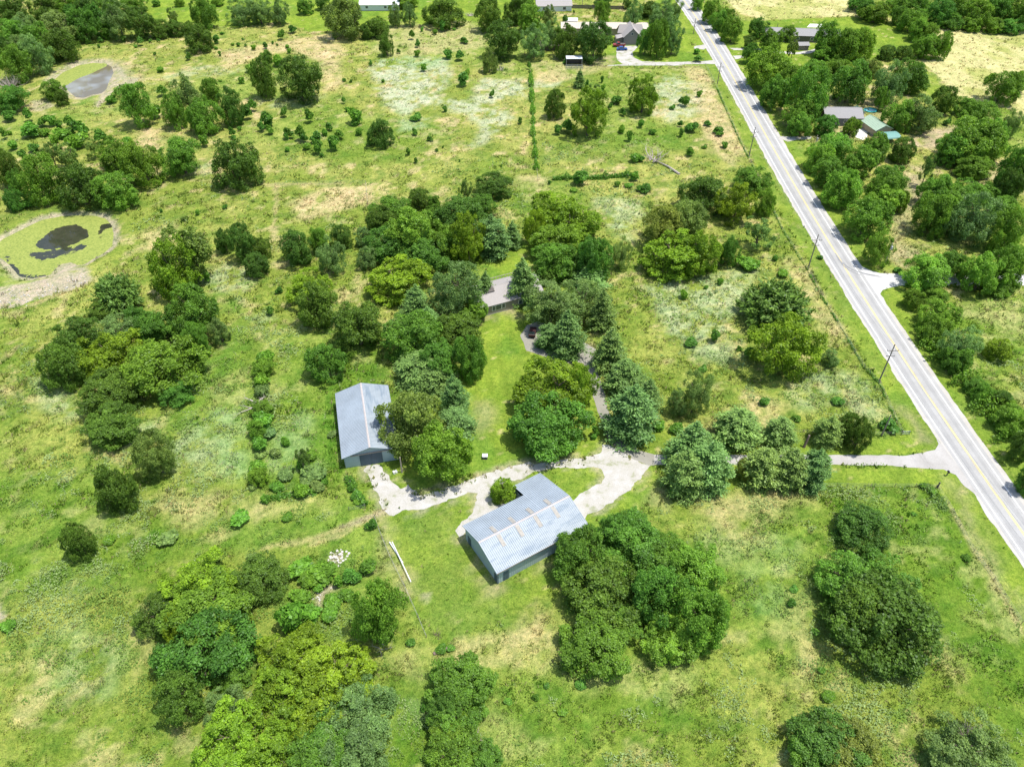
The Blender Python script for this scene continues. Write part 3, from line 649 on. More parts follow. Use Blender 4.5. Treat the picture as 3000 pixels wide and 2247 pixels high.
def trunk_mesh(name, k, lean=.06, limbs=6, top=.72, r0=.055, reach=.55, sub=3, seg=6):
    """unit tree: xy radius 1, z height 1"""
    mb = MB(); r = random.Random(name + str(limbs))
    sp = [(0, 0, -.02), (lean * .3, 0, k * .6 + .02), (lean, lean * .5, k + .12), (lean * .6, lean, top)]
    mb.tube(sp, [r0 * 1.35, r0, r0 * .8, r0 * .22], seg + 2)
    for i in range(limbs):
        z0 = k * .8 + .05 + (top - k - .15) * i / limbs; a = i * 2.4 + r.uniform(-.4, .4); ln = reach * r.uniform(.7, 1.15) * (1 - .35 * i / limbs)
        p0 = Vector((lean * min(1, z0 * 2), lean * .4, z0)); p1 = p0 + Vector((math.cos(a) * ln * .5, math.sin(a) * ln * .5, .10)); p2 = p0 + Vector((math.cos(a + .2) * ln, math.sin(a + .2) * ln, .24 + .1 * r.random()))
        mb.tube([p0, p1, p2], [r0 * .5, r0 * .33, r0 * .1], seg - 1)
        for j in range(sub):
            b = a + r.uniform(-1, 1); q = p1 + Vector((math.cos(b) * ln * .4, math.sin(b) * ln * .4, r.uniform(.05, .16))); mb.tube([tuple(p1), tuple((p1 + q) / 2 + Vector((0, 0, .02))), tuple(q)], [r0 * .22, r0 * .14, r0 * .05], 4)
    me = bpy.data.meshes.new(name); me.from_pydata(mb.v, [], mb.f); me.update(); me.materials.append(BARK); return me
def dead_mesh(name, n=26, flat_=0, seed=1, r0=.03):
    mb = MB(); r = random.Random(seed)
    def grow(p, d, ln, rad, lv):
        pts = [p]; rs = [rad]; q = p.copy(); dd = d.copy()
        for s in range(4):
            dd = (dd + Vector((r.uniform(-.3, .3), r.uniform(-.3, .3), r.uniform(-.2, .25)))).normalized(); q = q + dd * ln / 4
            if q.z < .02: q.z = .02
            pts.append(q.copy()); rs.append(rad * (1 - .2 * (s + 1)))
        mb.tube([tuple(x) for x in pts], rs, 5 if lv < 2 else 4)
        if lv < 3:
            for s in range(3 if lv else 5):
                i = r.randint(1, 4); b = (dd + Vector((r.uniform(-1, 1), r.uniform(-1, 1), r.uniform(-.3, .8)))).normalized(); grow(pts[i].copy(), b, ln * .62, rs[i] * .6, lv + 1)
    for i in range(n):
        a = i * 2.4; e = r.uniform(.2, 1.2) if not flat_ else r.uniform(.05, .35)
        grow(Vector((r.uniform(-.1, .1), r.uniform(-.1, .1), .0)), Vector((math.cos(a) * math.cos(e), math.sin(a) * math.cos(e), math.sin(e))), r.uniform(.45, .65), r0, 1)
    me = bpy.data.meshes.new(name); me.from_pydata(mb.v, [], mb.f); me.update(); return me
PROTO = {}
def variants(key, fn, n, trunk=None, kk=0.0):
    PROTO[key] = ([fn(i) for i in range(n)], trunk, kk)
tr1 = [trunk_mesh('trunk_a', .14), trunk_mesh('trunk_b', .14, .03, 7, .7, .05)]; tr2 = [trunk_mesh('trunk_c', .26, .05, 6, .75, .05)]
trp = [trunk_mesh('trunk_d', .05, .01, 0, .93, .045)]
variants('R', lambda i: broadleaf('leafy_crown', 36, 21000, .06, (.22 + .02 * (i % 3), .38 + .02 * (i % 2)), wild=.14 + .03 * (i % 3)), 6, tr1, .06)
variants('D', lambda i: broadleaf('dense_oak_crown', 50, 21000, .04, (.20, .33), size=.027, wild=.15 + .03 * (i % 3)), 5, tr1, .04)
variants('Y', lambda i: broadleaf('clumpy_crown', 60, 18000, .06, (.17, .27), (.34, .5), 9, size=.028, wild=.15 + .03 * i), 4, tr1, .06)
variants('G', lambda i: broadleaf('fine_leaf_crown', 44, 18000, .08, (.20, .32), (.3, .55), 10, size=.027, wild=.28), 4, tr2, .08)
variants('W', lambda i: broadleaf('open_crown', 26, 9000, .20, (.16, .26), (.35, .6), 9, .036, gaps=.2, wild=.45), 3, tr2, .20)
variants('P', lambda i: conifer('pine_boughs', 110 + 12 * i, 15000, .03, layers=7 + i, ragged=.28 + .05 * i, pw=.75 + .1 * (i % 2)), 4, trp, .03)
variants('Q', lambda i: conifer('round_pine_boughs', 140, 16000, .03, layers=7 + i, wide=.6, pw=.5 + .06 * i, ragged=.3 + .06 * i), 4, trp, .03)
variants('C', lambda i: bushmesh('cedar_foliage', 1500, .125, .25), 4)
variants('S', lambda i: bushmesh('shrub_foliage', 1600, .125, .0, 12), 3)
variants('B', lambda i: spray('spreading_branches', 200, 60, .045), 2)
for k_, (ms, tr, kk) in PROTO.items():
    for me in ms: me.materials.append(NEEDLE if k_ in 'PQCB' else LEAF)

COLR = dict(R=(.170, .320, .034), D=(.118, .222, .030), Y=(.235, .365, .024), G=(.205, .325, .085), W=(.20, .31, .06), P=(.190, .325, .082), Q=(.215, .350, .088),
            C=(.105, .245, .028), S=(.165, .345, .036), B=(.145, .255, .046), L=(.205, .385, .042), O=(.225, .30, .055), K=(.130, .285, .036), N=(.19, .31, .085))
LOOK = dict(R='green leafy tree', D='dark green dense tree', Y='yellow-green tree', G='grey-green fine-leaved tree', W='thin open-crowned tree', P='blue-green pine', Q='broad blue-green pine',
            C='dark green cedar bush', S='bright green shrub', B='dark bushy tree', L='fresh light-green tree', O='olive-brown tinted oak', K='deep green broad tree', N='grey-green bramble clump')
NAME = dict(R='broadleaf_tree', D='oak_tree', Y='broadleaf_tree', G='elm_tree', W='sparse_tree', P='pine_tree', Q='pine_tree', C='cedar_bush', S='shrub', B='spreading_tree', L='broadleaf_tree', O='oak_tree', K='broadleaf_tree', N='bramble')
CAT = dict(C='bush', S='shrub', N='bush', P='pine tree', Q='pine tree'); SHAPE = dict(L='R', O='D', K='R', N='S')

TREES = {
'a': """D 60 60 200 180;G 150 150 170 130;D 300 45 230 150;R 450 50 170 150;D 560 50 170 170;R 680 30 170 110;R 860 25 190 90;R 60 230 190 190;G 370 180 270 200;K 540 160 190 190;G 760 120 190 230;
D 910 150 190 180;K 640 130 160 180;G 150 210 190 170;R 250 250 200 180;D 390 290 230 200;G 220 350 200 230;R 90 400 220 220;D 1040 185 150 110;D 1140 185 130 100;D 1225 180 110 80;K 700 200 130 90;K 80 640 230 160;
R 1325 80 170 180;W 1120 95 80 90;R 1160 15 70 50;R 1410 10 90 50;G 1560 70 190 150;G 1680 70 170 150;G 1800 70 140 150;R 1980 40 110 90;D 2090 20 90 80;D 1285 245 190 165;
K 1720 370 90 80;S 1800 390 90 90;D 1700 500 170 260;D 1935 520 290 270;R 345 580 150 120;D 395 635 90 95;S 715 640 90 70;R 860 680 230 260;R 1115 720 150 210;G 1205 620 200 260;R 1360 590 130 150;R 1320 750 230 210;D 1490 690 160 240;
R 1170 1010 270 230;D 1530 1055 320 300;D 50 1090 160 230;R 250 1160 260 300;W 330 1000 160 150;W 440 1000 150 150;D 510 1200 310 280;R 760 1010 260 210;R 920 1050 260 280;R 750 1230 280 230;K 90 1290 110 120;S 180 1310 110 60;W 600 960 140 110;R 100 1180 110 180;G 130 300 160 140;D 20 320 110 140;K 480 90 140 120;R 1010 20 60 40""",
'b': """O 20 110 300 240;G 345 90 100 140;G 440 90 100 140;D 660 80 270 170;D 235 180 150 120;D 160 200 100 100;D 290 285 100 150;D 945 100 170 190;D 1150 60 180 160;L 1225 120 170 160;G 1340 100 110 120;D 1085 120 90 90;
D 1045 260 230 220;O 960 390 110 150;G 1250 260 200 200;G 1360 220 130 170;D 1450 270 170 200;D 1640 265 240 230;R 1690 90 115 150;K 1452 130 40 80;C 1507 80 22 56;G 1890 90 120 170;R 2060 245 150 220;K 1970 260 110 170;G 2150 240 130 220;
G 2080 100 200 170;D 2000 60 150 100;G 2150 60 120 130;R 420 5 150 30;R 1180 10 130 60;D 1385 5 60 40;D 1690 5 130 36;D 1850 30 60 60;D 248 860 180 170;D 1380 670 140 180;Y 1605 720 270 300;Y 1960 600 210 240;P 1545 510 75 140;W 1650 600 120 100""",
'c': """R 100 20 90 80;R 185 75 130 130;R 235 135 120 120;R 285 120 110 120;R 325 185 150 150;K 500 180 140 120;R 690 215 110 90;R 580 265 160 130;W 722 295 90 120;D 437 280 90 70;K 430 340 100 120;L 960 250 200 200;R 1060 290 190 190;
R 920 340 160 90;R 1170 280 180 190;D 1330 340 130 90;D 1430 340 110 90;R 1520 320 110 110;R 1600 300 160 140;R 1690 290 110 160;L 1540 190 150 130;R 1600 210 130 110;R 1480 130 160 130;K 1420 100 130 110;L 1540 110 120 90;
K 1150 20 170 80;R 1250 80 200 120;K 1190 60 130 110;R 1400 30 180 100;R 1560 30 200 120;K 1680 80 180 150;R 1800 50 200 150;R 1930 90 180 160;K 2050 60 200 170;R 2170 80 150 160;K 1750 140 150 90;R 1880 160 130 80;R 2000 160 160 80;K 2130 170 160 80;R 2250 100 140 170;
L 560 440 300 240;R 600 590 200 200;R 700 530 200 200;L 815 600 280 320;K 1090 530 260 250;R 870 450 180 110;R 1010 440 190 120;O 1230 440 150 110;G 1340 540 220 240;K 1480 490 260 190;R 1010 385 90 40;R 1290 640 100 160;R 740 730 200 180;
L 770 800 180 150;K 930 810 150 130;R 1095 820 120 110;R 1410 750 200 190;G 1560 730 230 220;D 1690 650 160 170;R 1850 700 180 120;R 1930 740 220 160;L 1900 900 400 290;R 1760 960 240 200;R 1990 900 230 240;G 2140 800 120 180;R 2160 1110 220 300;R 1900 1080 240 150;
R 2080 560 240 190;R 2190 530 110 120;L 1000 950 230 170;L 890 1010 200 180;L 1140 1030 240 200;R 950 1110 210 180;L 1040 1220 250 230;R 1250 960 190 180;D 1430 970 170 160;R 1330 1160 220 180;L 1300 1270 240 180;W 1590 1090 120 180;R 1840 1110 150 100;
D 2130 1180 170 200;R 1700 1260 230 160;R 1860 1250 220 150""",
'e': """D 990 95 250 150;W 795 130 110 150;D 500 180 140 120;K 600 210 80 90;K 310 250 240 160;D 260 320 170 150;R 450 380 330 280;D 770 300 320 240;K 290 470 280 180;Y 820 430 220 280;Q 980 420 220 260;P 1110 410 120 240;K 560 520 330 180;K 900 230 180 130;G 140 430 100 110;G 160 560 130 130;R 700 480 220 200;R 620 330 200 160;
Y 1380 250 330 240;Y 1250 360 140 220;Y 1490 330 380 260;R 1390 470 320 220;R 1380 590 270 210;K 1640 560 220 260;K 1540 610 230 180;G 1810 540 120 240;Y 370 690 380 270;G 760 740 330 320;P 480 850 200 230;P 925 760 150 380;R 850 900 170 150;P 1180 710 210 340;D 1320 680 130 100;
Q 1610 680 230 180;G 1360 850 330 280;G 1570 840 320 260;P 1480 1050 230 290;P 1700 900 190 260;Q 1340 1070 160 170;P 1750 1150 230 270;D 110 1010 300 270;R 450 1060 360 300;D 760 1040 300 240;K 620 1230 260 230;R 830 1200 200 250;P 560 960 180 180;Q 500 1290 300 210;D 50 950 130 110;G 420 980 200 150""",
'h': """Q 600 130 260 180;P 740 230 190 260;O 460 400 400 380;R 640 620 360 350;Q 740 400 230 200;Y 790 580 120 150;Y 1390 180 480 320;K 1360 425 470 235;Y 1560 160 180 260;Y 1045 842 165 160;P 1840 100 270 250;P 1880 330 340 370;P 1980 230 200 220;G 2180 280 120 190;K 1850 1140 330 300""",
'i': """Q 370 440 290 270;Q 635 470 210 210;Q 950 460 180 200;D 1080 440 130 190;D 1150 500 150 190;P 60 560 320 330;Q 170 690 290 330;Q 20 730 260 300;Q 530 690 250 270;Q 700 700 240 270;Q 850 710 210 280;O 410 720 110 130;D 1165 1080 330 230;G 90 220 190 270;K 1840 1290 60 40;K 1900 180 140 110;R 1940 230 120 120;
D 2060 270 150 130;R 2130 400 210 180;D 2190 560 140 300;R 2100 320 140 120;K 2240 780 120 240""",
'f': """D 140 150 290 210;R 450 60 260 180;W 500 400 230 170;Y 350 210 240 220;K 310 520 120 190;R 540 200 120 150;O 30 320 260 230;O -120 350 260 240;Y -40 530 400 280;Y 110 520 260 250;B 610 860 460 320;Y 650 1130 440 380;G 960 1210 110 110;R 1640 130 210 200;
L 1050 110 240 190;L 1190 300 280 240;R 1280 500 170 200;R 1340 110 220 220;R 1420 200 90 130;R 1620 270 240 250;R 1690 160 180 150;G 1900 290 310 300;R 1990 130 200 120;R 2120 390 220 260;R 2060 240 200 150;W 1770 180 130 110;
L 1580 650 290 220;R 1760 600 180 160;L 1950 650 260 250;L 2130 620 230 250;R 2060 740 200 130;R 1500 830 130 120;R 1640 810 160 110;L 1660 930 240 190;R 1620 1020 170 160;G 1800 1120 240 230;Y 2050 1150 170 150;R 1780 1220 180 170;R 1740 330 180 150;D 2140 90 200 220""",
'd': """W 1230 480 330 320;Y 1110 620 290 330;B 750 790 290 230;K 1230 910 330 290;K 1010 1010 220 190;K 880 940 140 130;G 1420 1030 130 150;R 1270 1090 160 190;D 500 1070 260 220;G 740 1030 280 150;Y 700 1180 390 230;D 400 1250 260 270;R 1060 1240 470 290;D 1450 450 110 140;D 1560 470 150 210;D 1680 500 120 120;D 1660 605 150 140;D 1910 490 200 200;
S 1960 580 80 60;G 2140 560 170 190;D 2200 430 130 140;R 2060 450 120 150;Y 1990 750 280 210;D 2050 860 260 260;R 2110 1230 240 220;D 660 900 170 120""",
'g': """D 720 210 360 200;D 720 440 350 270;K 1130 230 200 130;O 1000 620 225 260;D 750 840 230 260;D 510 1180 170 220;W 1950 650 100 140;S 1710 -10 130 120;R 1712 60 140 120;S 1690 140 120 110;N 1705 200 110 100;R 1695 330 130 110;S 1705 400 160 140;R 1665 460 110 110;S 1680 550 120 120;N 1690 620 100 80;S 1665 700 140 120;R 1675 765 120 110;N 1640 830 80 60;S 1740 330 90 70;N 1750 480 90 80""",
'j': """Y 1290 150 460 300;D 1060 330 330 270;R 1330 330 520 300;K 1340 530 560 360;D 1680 90 330 270;D 1150 870 310 310;G 1440 920 250 230;R 1500 740 220 130;Y 1900 640 460 330;Y 2160 720 480 420;Y 1850 850 420 300;Y 1500 1130 440 310;Y 1800 1220 370 250;K 2120 1140 400 290;R 2080 1290 400 170;Y 1150 420 180 200;Y 2030 960 360 260""",
'k': """R 240 330 310 360;G 130 960 420 300;G 60 1200 460 300;R 770 790 390 290;D 660 960 220 220;K 740 960 340 220;R 700 1100 270 180;R 720 1230 330 200;K 900 1290 260 140;R 1640 550 430 360;K 1560 -40 360 330;D 1700 190 500 330;K 1860 -130 420 330;R 2050 -60 350 300;K 2100 200 360 360;L 2290 60 360 330;L 2330 330 360 360;L 2150 480 360 320;R 1800 380 300 230""",
'l': """R 1080 120 400 270;K 1290 110 400 280;D 1310 350 650 500;D 1180 330 380 360;D 1420 500 330 280;D 950 1160 440 360;O 1080 1210 380 260;R 860 1250 300 200;G 1860 1220 460 200;G 1700 1290 260 120;S 930 170 90 110""",
}
BUSH = {
'a': """652 257 38 34;800 253 44 40;908 265 46 54;972 263 26 26;1026 260 24 26;640 302 22 22;878 302 22 22;1002 346 26 26;1217 364 44 46;1422 348 26 30;1400 312 28 22;1333 308 36 36;1508 288 22 18;1545 290 30 26;1590 295 20 18;1643 306 34 36;1717 292 38 42;1767 278 24 20;
1795 292 20 18;1575 255 22 18;1860 300 28 26;1872 328 28 34;1918 382 42 36;1036 448 46 38;1618 438 52 52;1565 518 40 44;1425 525 26 14;1820 218 55 65;1895 185 60 50;1400 255 50 50;1045 588 72 66;1005 712 90 90;1590 720 70 90;1560 770 60 60;1630 682 60 70;1836 718 52 70;2002 742 60 90;
1728 775 110 90;1690 820 50 60;1745 835 54 66;1503 850 44 70;1548 832 30 30;1512 890 36 30;1316 905 56 110;1870 858 66 70;1854 885 36 44;1945 860 70 90;1970 885 56 70;2042 888 80 70;2060 950 76 90;1985 948 60 46;2103 858 44 44;2135 820 50 50;2162 925 80 90;2195 870 60 60;2086 1002 36 36;1860 968 36 34;
60 750 100 70;175 742 60 80;270 782 66 66;325 775 60 74;383 808 54 54;445 790 70 80;515 820 100 110;190 835 120 90;283 855 70 54;402 862 100 64;345 900 60 60;20 860 50 70;80 935 60 62;650 880 90 90;700 900 70 56;490 905 120 100;145 1010 60 70;825 915 66 60;450 860 70 60;540 870 60 50;220 960 90 40;60 860 30 30;1440 215 34 16""",
'b': """372 332 28 30;656 170 44 80;455 225 42 54;492 278 38 50;491 343 36 46;690 352 70 54;769 358 62 60;187 407 28 42;532 434 44 50;790 512 78 80;815 465 36 40;975 604 38 50;1160 782 34 42;670 708 36 38;14 650 28 40;40 707 36 36;90 745 80 100;90 795 66 36;112 852 48 50;474 852 40 46;577 898 46 34;
433 984 38 46;618 974 24 24;658 950 16 20;481 1036 30 38;767 1043 16 18;1036 1076 14 18;270 523 24 24;60 528 24 22;18 520 36 20;605 205 34 36;522 190 22 30;800 262 60 40;1690 515 28 44;1697 565 30 46;1742 685 34 50;1830 725 44 50;1405 840 60 60;1465 815 90 80;1942 795 40 90;1818 835 50 50;1867 880 48 62;2015 852 48 40;
2145 693 40 34;2195 800 36 40;2205 860 40 50;2205 655 40 50;1787 640 80 60;1900 1020 70 60;1945 1030 50 40;1900 1140 60 60;1785 1190 40 40;1960 1215 90 50;1550 1150 110 90;1217 425 30 50;1970 1235 60 30;1450 400 36 30;1510 1232 50 16;1860 1200 50 24;1460 790 40 50;1590 540 30 60;730 190 24 20;700 185 20 18;480 755 80 30;1350 1180 30 30""",
'c': """92 330 44 34;100 378 60 34;60 815 90 70;240 850 80 50;272 940 50 40;160 800 50 36;140 950 40 30;20 648 50 70;108 605 36 44;50 980 50 60;1716 785 50 50;1240 800 40 30""",
'd': """1045 262 26 26;1277 270 28 40;1458 230 40 36;1805 775 50 50;1330 680 70 90;1750 905 50 60;1300 650 50 50;330 680 1 1""",
'f': """650 660 80 60;430 600 130 90;600 565 40 40;240 715 40 50;10 800 50 60;212 1070 74 80;60 1110 90 60;130 1280 60 50;370 1150 40 40;150 755 30 30;430 1180 70 80;1400 640 60 40;890 560 40 20""",
'i': """530 280 70 60;740 385 60 50;1010 270 90 50;1350 430 120 60;1560 825 60 30;180 120 40 40;1500 1005 40 30;1620 860 60 50""",
'g': """1865 1020 80 40;1555 1030 120 70;1715 910 60 60;1945 850 110 100;2060 830 90 70;1950 680 70 70;1850 760 100 80;2040 740 140 110;1800 830 90 70;1980 790 90 60;1850 540 60 60;1790 610 80 70;2010 620 90 70;2150 490 60 50;1640 1290 90 60;700 1180 80 40;1090 1160 120 50;550 1100 1 1""",
'h': """100 890 90 60;60 830 50 60;190 1075 80 80;2060 430 80 70;2180 450 100 50;1650 460 60 90;1640 500 40 40;110 930 60 40;2150 870 60 60""",
'j': """45 410 100 80;2000 100 140 110;1880 340 170 200;2080 60 180 110;2150 250 130 100;1950 30 150 90;2020 330 130 120;2130 340 120 90;1950 220 120 90;2190 120 60 90;1480 700 100 80;2060 150 90 70""",
'k': """1550 785 85 75;545 940 60 60;450 520 70 60;650 560 80 50;710 555 60 40;1440 970 60 50;1330 800 50 40;1260 870 50 50;1080 900 60 50;840 610 60 60;170 30 120 110;60 90 120 110;30 210 110 100""",
'l': """940 870 90 60;860 450 60 40;710 260 60 60;720 170 60 50;230 400 60 50;900 700 60 40""",
}
def entries(s): return [e.split() for e in s.replace('\n', '').split(';') if e.strip()]
PLACED = []
def solve(px, py, wp, hp, k, bmin=.35, bmax=1.5):
    z = 3.0
    for _ in range(6):
        d = depth(px, py, z); a = wp / 2 * d / FP
        dl = TH + math.atan((py - 1123.5) / FP)                    # angle of the ray below the horizon
        hh = hp / 2 * d / FP
        b = math.sqrt(max(hh * hh - (a * math.sin(dl)) ** 2, 0)) / max(math.cos(dl), .3)
        b = min(max(b, bmin * a), bmax * a); Ht = 2 * b / (1 - k); z = Ht * (1 + k) / 2
    X, Y, _z = at(px, py, z); return X, Y, a, Ht
rs = random.Random(11)
for tname, s in TREES.items():
    for kd, *q in entries(s):
        x, y, wp, hp = map(float, q); px, py = T(tname, x, y); f_ = 1.02 if kd in 'PQ' else (1.0 if py < 560 else 1.08 if px > 2300 and py < 1100 else 1.14); PLACED.append([kd, px, py, wp / 2.212 * f_, hp / 2.212 * f_])
for tname, s in BUSH.items():
    for q in entries(s):
        x, y, wp, hp = map(float, q)
        if wp < 10: continue
        px, py = T(tname, x, y); kd = 'N' if tname == 'g' and rs.random() < .6 else 'S' if (tname in 'jg' or rs.random() < .25 or (tname == 'f' and x < 700 and y < 820)) else 'C'
        PLACED.append([kd, px, py, wp / 2.212 * 1.32, hp / 2.212 * 1.32])

LM = [('algae-covered pond',170,720,260), ('brown-watered pond',270,230,200), ('grey-roofed farmhouse',1470,850,200), ('long metal barn',1070,1240,220), ('skylight-roofed shed',1540,1540,260),
      ('side road junction',2560,820,260), ('asphalt drive bend',1770,1200,200), ('grey gabled house',1835,110,200), ('green-roofed shed',2565,360,220), ('long low ranch house',2365,90,220),
      ('driveway mouth',2760,1350,260), ('grey fallen tree',1960,490,200), ('hay field at right edge',2880,240,260), ('bare bottom-right shrub',2840,2190,300), ('pair of white pipes',1170,1650,250),
      ('middle fence hedge',1560,350,200), ('silver fallen tree',755,1180,220), ('white mobile home',1115,10,200), ('cream-roofed stable',1770,70,160), ('top left corner woods',100,100,300),
      ('round bright mown lawn',1450,1130,200), ('roadside house',2465,330,180), ('bottom picture edge',1500,2247,400), ('lower left rubble patch',990,1640,250), ('curved gravel drive',1400,1380,200),
      ('lower left corner',0,2247,500), ('left picture edge',0,1300,400), ('topmost hay field',2300,20,200), ('dark open-fronted hut',1680,185,150), ('yellow road sign',2259,316,150)]
ORD = ['', 'second ', 'third ', 'fourth ', 'fifth ', 'sixth ', 'seventh ', 'eighth ', 'ninth ', 'tenth ']
def relation(px, py):
    best = min(LM, key=lambda l: math.hypot(px - l[1], (py - l[2]) * 1.2) / l[3]); dx, dy = px - best[1], py - best[2]
    a = math.degrees(math.atan2(-dy, dx)) % 360
    r = ['right of', 'above and right of', 'straight above', 'above and left of', 'left of', 'below and left of', 'straight below', 'below and right of'][int(((a + 22.5) % 360) // 45)]
    return best, r
def sizeword(kd, a):
    if kd in 'CSN': return 'tiny' if a < .9 else 'small' if a < 1.6 else 'medium' if a < 2.6 else 'large'
    return 'small' if a < 3 else 'mid-sized' if a < 5 else 'big' if a < 7.5 else 'huge'
info = []
for e in PLACED:
    kd, px, py, wp, hp = e; shp = SHAPE.get(kd, kd); k = PROTO[shp][2]
    X, Y, a, Ht = solve(px, py, wp, hp, k, .55 if kd in 'CS' else .5, 1.5)
    if shp in 'PQ': Ht = min(max(Ht, 1.3 * a), 3.4 * a)
    info.append(dict(kd=kd, shp=shp, px=px, py=py, X=X, Y=Y, a=a, H=Ht))
grp = {}
for d in info:
    lm, rel = relation(d['px'], d['py']); d['lm'] = lm; d['rel'] = rel
    grp.setdefault((d['kd'], sizeword(d['kd'], d['a']), lm[0], rel), []).append(d)
for (kd, sz, lmn, rel), ds in grp.items():
    ds.sort(key=lambda d: math.hypot(d['px'] - d['lm'][1], d['py'] - d['lm'][2]))
    for i, d in enumerate(ds):
        base = f"{sz} {LOOK[kd]} {rel} the {lmn}"
        if len(ds) > 1:
            base += ', nearest to it' if i == 0 else ', farthest from it' if i == len(ds) - 1 else f', {ORD[i] if i < 10 else str(i + 1) + "th "}nearest to it'
        d['label'] = ' '.join(base.split()[:16])
TI = info
def tree(d, i):
    ms, tr, k = PROTO[d['shp']]; r = random.Random(i * 7 + 3)
    c = COLR[d['kd']]; f = r.uniform(.84, 1.12); t_ = r.uniform(-.11, .11)
    warm = 1.0
    col = (c[0] * f * (1 + t_) , c[1] * f, c[2] * f * (1 - t_) , 1)
    me = ms[i % len(ms)]; sx = d['a']; rz = r.uniform(0, 6.28)
    g = {'C': 'cedar bushes dotted over the pasture', 'S': 'green shrubs in the fields'}.get(d['kd'], 'pines around the farmhouse' if d['kd'] in 'PQ' else 'trees of the farm and its neighbours')
    if tr is None:
        o = add(NAME[d['kd']], me, None, None, (d['X'], d['Y'], 0), rz); o.scale = (sx, sx * r.uniform(.9, 1.1), d['H']); o.color = col
        tag(o, d['label'], CAT.get(d['kd'], 'tree'), g); return
    root = empty(NAME[d['kd']], (d['X'], d['Y'], 0), 0); root.rotation_euler = (r.uniform(-.05, .05), r.uniform(-.05, .05), 0); tag(root, d['label'], CAT.get(d['kd'], 'tree'), g)
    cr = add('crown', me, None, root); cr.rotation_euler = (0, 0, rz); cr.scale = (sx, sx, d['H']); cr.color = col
    t2 = add('trunk', tr[i % len(tr)], None, root); t2.rotation_euler = (0, 0, rz + 1); t2.scale = (sx * (1 if d['shp'] not in 'PQ' else .7), sx * (1 if d['shp'] not in 'PQ' else .7), d['H'])
for i, d in enumerate(TI): tree(d, i)

# ------------------------------------------------------------------ buildings
FOOT = []
def rib_shade(N, L, col, co):
    # rib shading painted into the colour as darker bands, every 0.39 m along the sheet
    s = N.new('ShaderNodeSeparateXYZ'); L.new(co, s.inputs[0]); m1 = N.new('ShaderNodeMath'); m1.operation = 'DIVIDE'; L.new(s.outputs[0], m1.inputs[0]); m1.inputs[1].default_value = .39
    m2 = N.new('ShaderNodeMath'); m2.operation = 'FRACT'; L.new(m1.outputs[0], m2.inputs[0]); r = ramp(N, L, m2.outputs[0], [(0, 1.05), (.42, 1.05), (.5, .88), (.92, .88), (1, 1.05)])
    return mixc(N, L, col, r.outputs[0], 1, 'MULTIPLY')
def metal(name, col, var=.1, rough=.6, streak=True):
    m, t, P, N, L = M(name); co = N.new('ShaderNodeTexCoord').outputs['Object']
    n = noise(N, L, .35, 5, .6, co); n2 = noise(N, L, 3.5, 5, .7, co)
    r = ramp(N, L, n.outputs[0], [(.3, tuple(c * (1 - var) for c in col)), (.7, tuple(c * (1 + var) for c in col))]); r2 = ramp(N, L, n2.outputs[0], [(.3, .9), (.7, 1.06)])
    c_ = mixc(N, L, r.outputs[0], r2.outputs[0], 1, 'MULTIPLY'); c_ = rib_shade(N, L, c_, co) if 'blue_steel' in name else c_; L.new(c_, P.inputs['Base Color']); P.inputs['Roughness'].default_value = rough; P.inputs['Metallic'].default_value = .1; P.inputs['Specular IOR Level'].default_value = .35
    return m
def smudged(name, col, dark):
    m, t, P, N, L = M(name); tc = N.new('ShaderNodeTexCoord'); mp = N.new('ShaderNodeMapping'); mp.inputs['Rotation'].default_value = (0, 0, R(24)); mp.inputs['Scale'].default_value = (.28, 1.15, .3)
    L.new(tc.outputs['Object'], mp.inputs[0]); n = noise(N, L, 1.0, 4, .55, mp.outputs[0], .5); n2 = noise(N, L, 2.2, 5, .7, tc.outputs['Object'])
    r = ramp(N, L, n.outputs[0], [(.46, col), (.66, dark)]); r2 = ramp(N, L, n2.outputs[0], [(.3, .93), (.7, 1.05)])
    L.new(rib_shade(N, L, mixc(N, L, r.outputs[0], r2.outputs[0], 1, 'MULTIPLY'), tc.outputs['Object']), P.inputs['Base Color']); P.inputs['Roughness'].default_value = .65; P.inputs['Metallic'].default_value = .05; return m
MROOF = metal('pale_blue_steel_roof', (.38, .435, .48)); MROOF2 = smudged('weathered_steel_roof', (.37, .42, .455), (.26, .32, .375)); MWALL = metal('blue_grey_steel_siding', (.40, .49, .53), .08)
MDOOR = metal('slate_blue_steel_door', (.085, .125, .17), .1); MTRIM = simple('brown_stained_trim', (.38, .31, .26), .7, .2, 3, obj=True); MRIDGE = simple('rust_stained_ridge', (.48, .43, .40), .6, .2, 2, obj=True)
MSKY = simple('yellowed_fibreglass_panel', (.36, .335, .29), .6, .3, 3, obj=True); SHING = simple('weathered_grey_shingle', (.38, .35, .33), .95, .16, 6, obj=True, bmp=.4); SHING2 = simple('light_grey_shingle', (.31, .30, .295), .95, .12, 5, obj=True)
SIDE = simple('taupe_siding', (.27, .245, .205), .85, .08, 2, obj=True); WHITE = simple('white_paint', (.78, .78, .76), .6, .06, 2, obj=True); GLASS = simple('window_glass', (.06, .08, .10), .12, .3, 2, obj=True, spec=.6)
WSIDE = simple('white_siding', (.66, .70, .72), .7, .06, 2, obj=True); CREAMR = metal('cream_steel_roof', (.60, .53, .43), .05); TANW = simple('tan_siding', (.36, .31, .22), .85, .1, 2, obj=True); GREENR = metal('faded_green_steel_roof', (.40, .52, .38), .06)
DWOOD = simple('dark_weathered_wood', (.13, .115, .105), .9, .3, 4, obj=True); DECKW = simple('deck_boards', (.46, .41, .36), .85, .2, 4, obj=True); TURQ = simple('turquoise_tarp', (.17, .34, .30), .6, .1, 1.5, obj=True); STONE = simple('foundation_block', (.36, .35, .32), .9, .15, 3, obj=True)
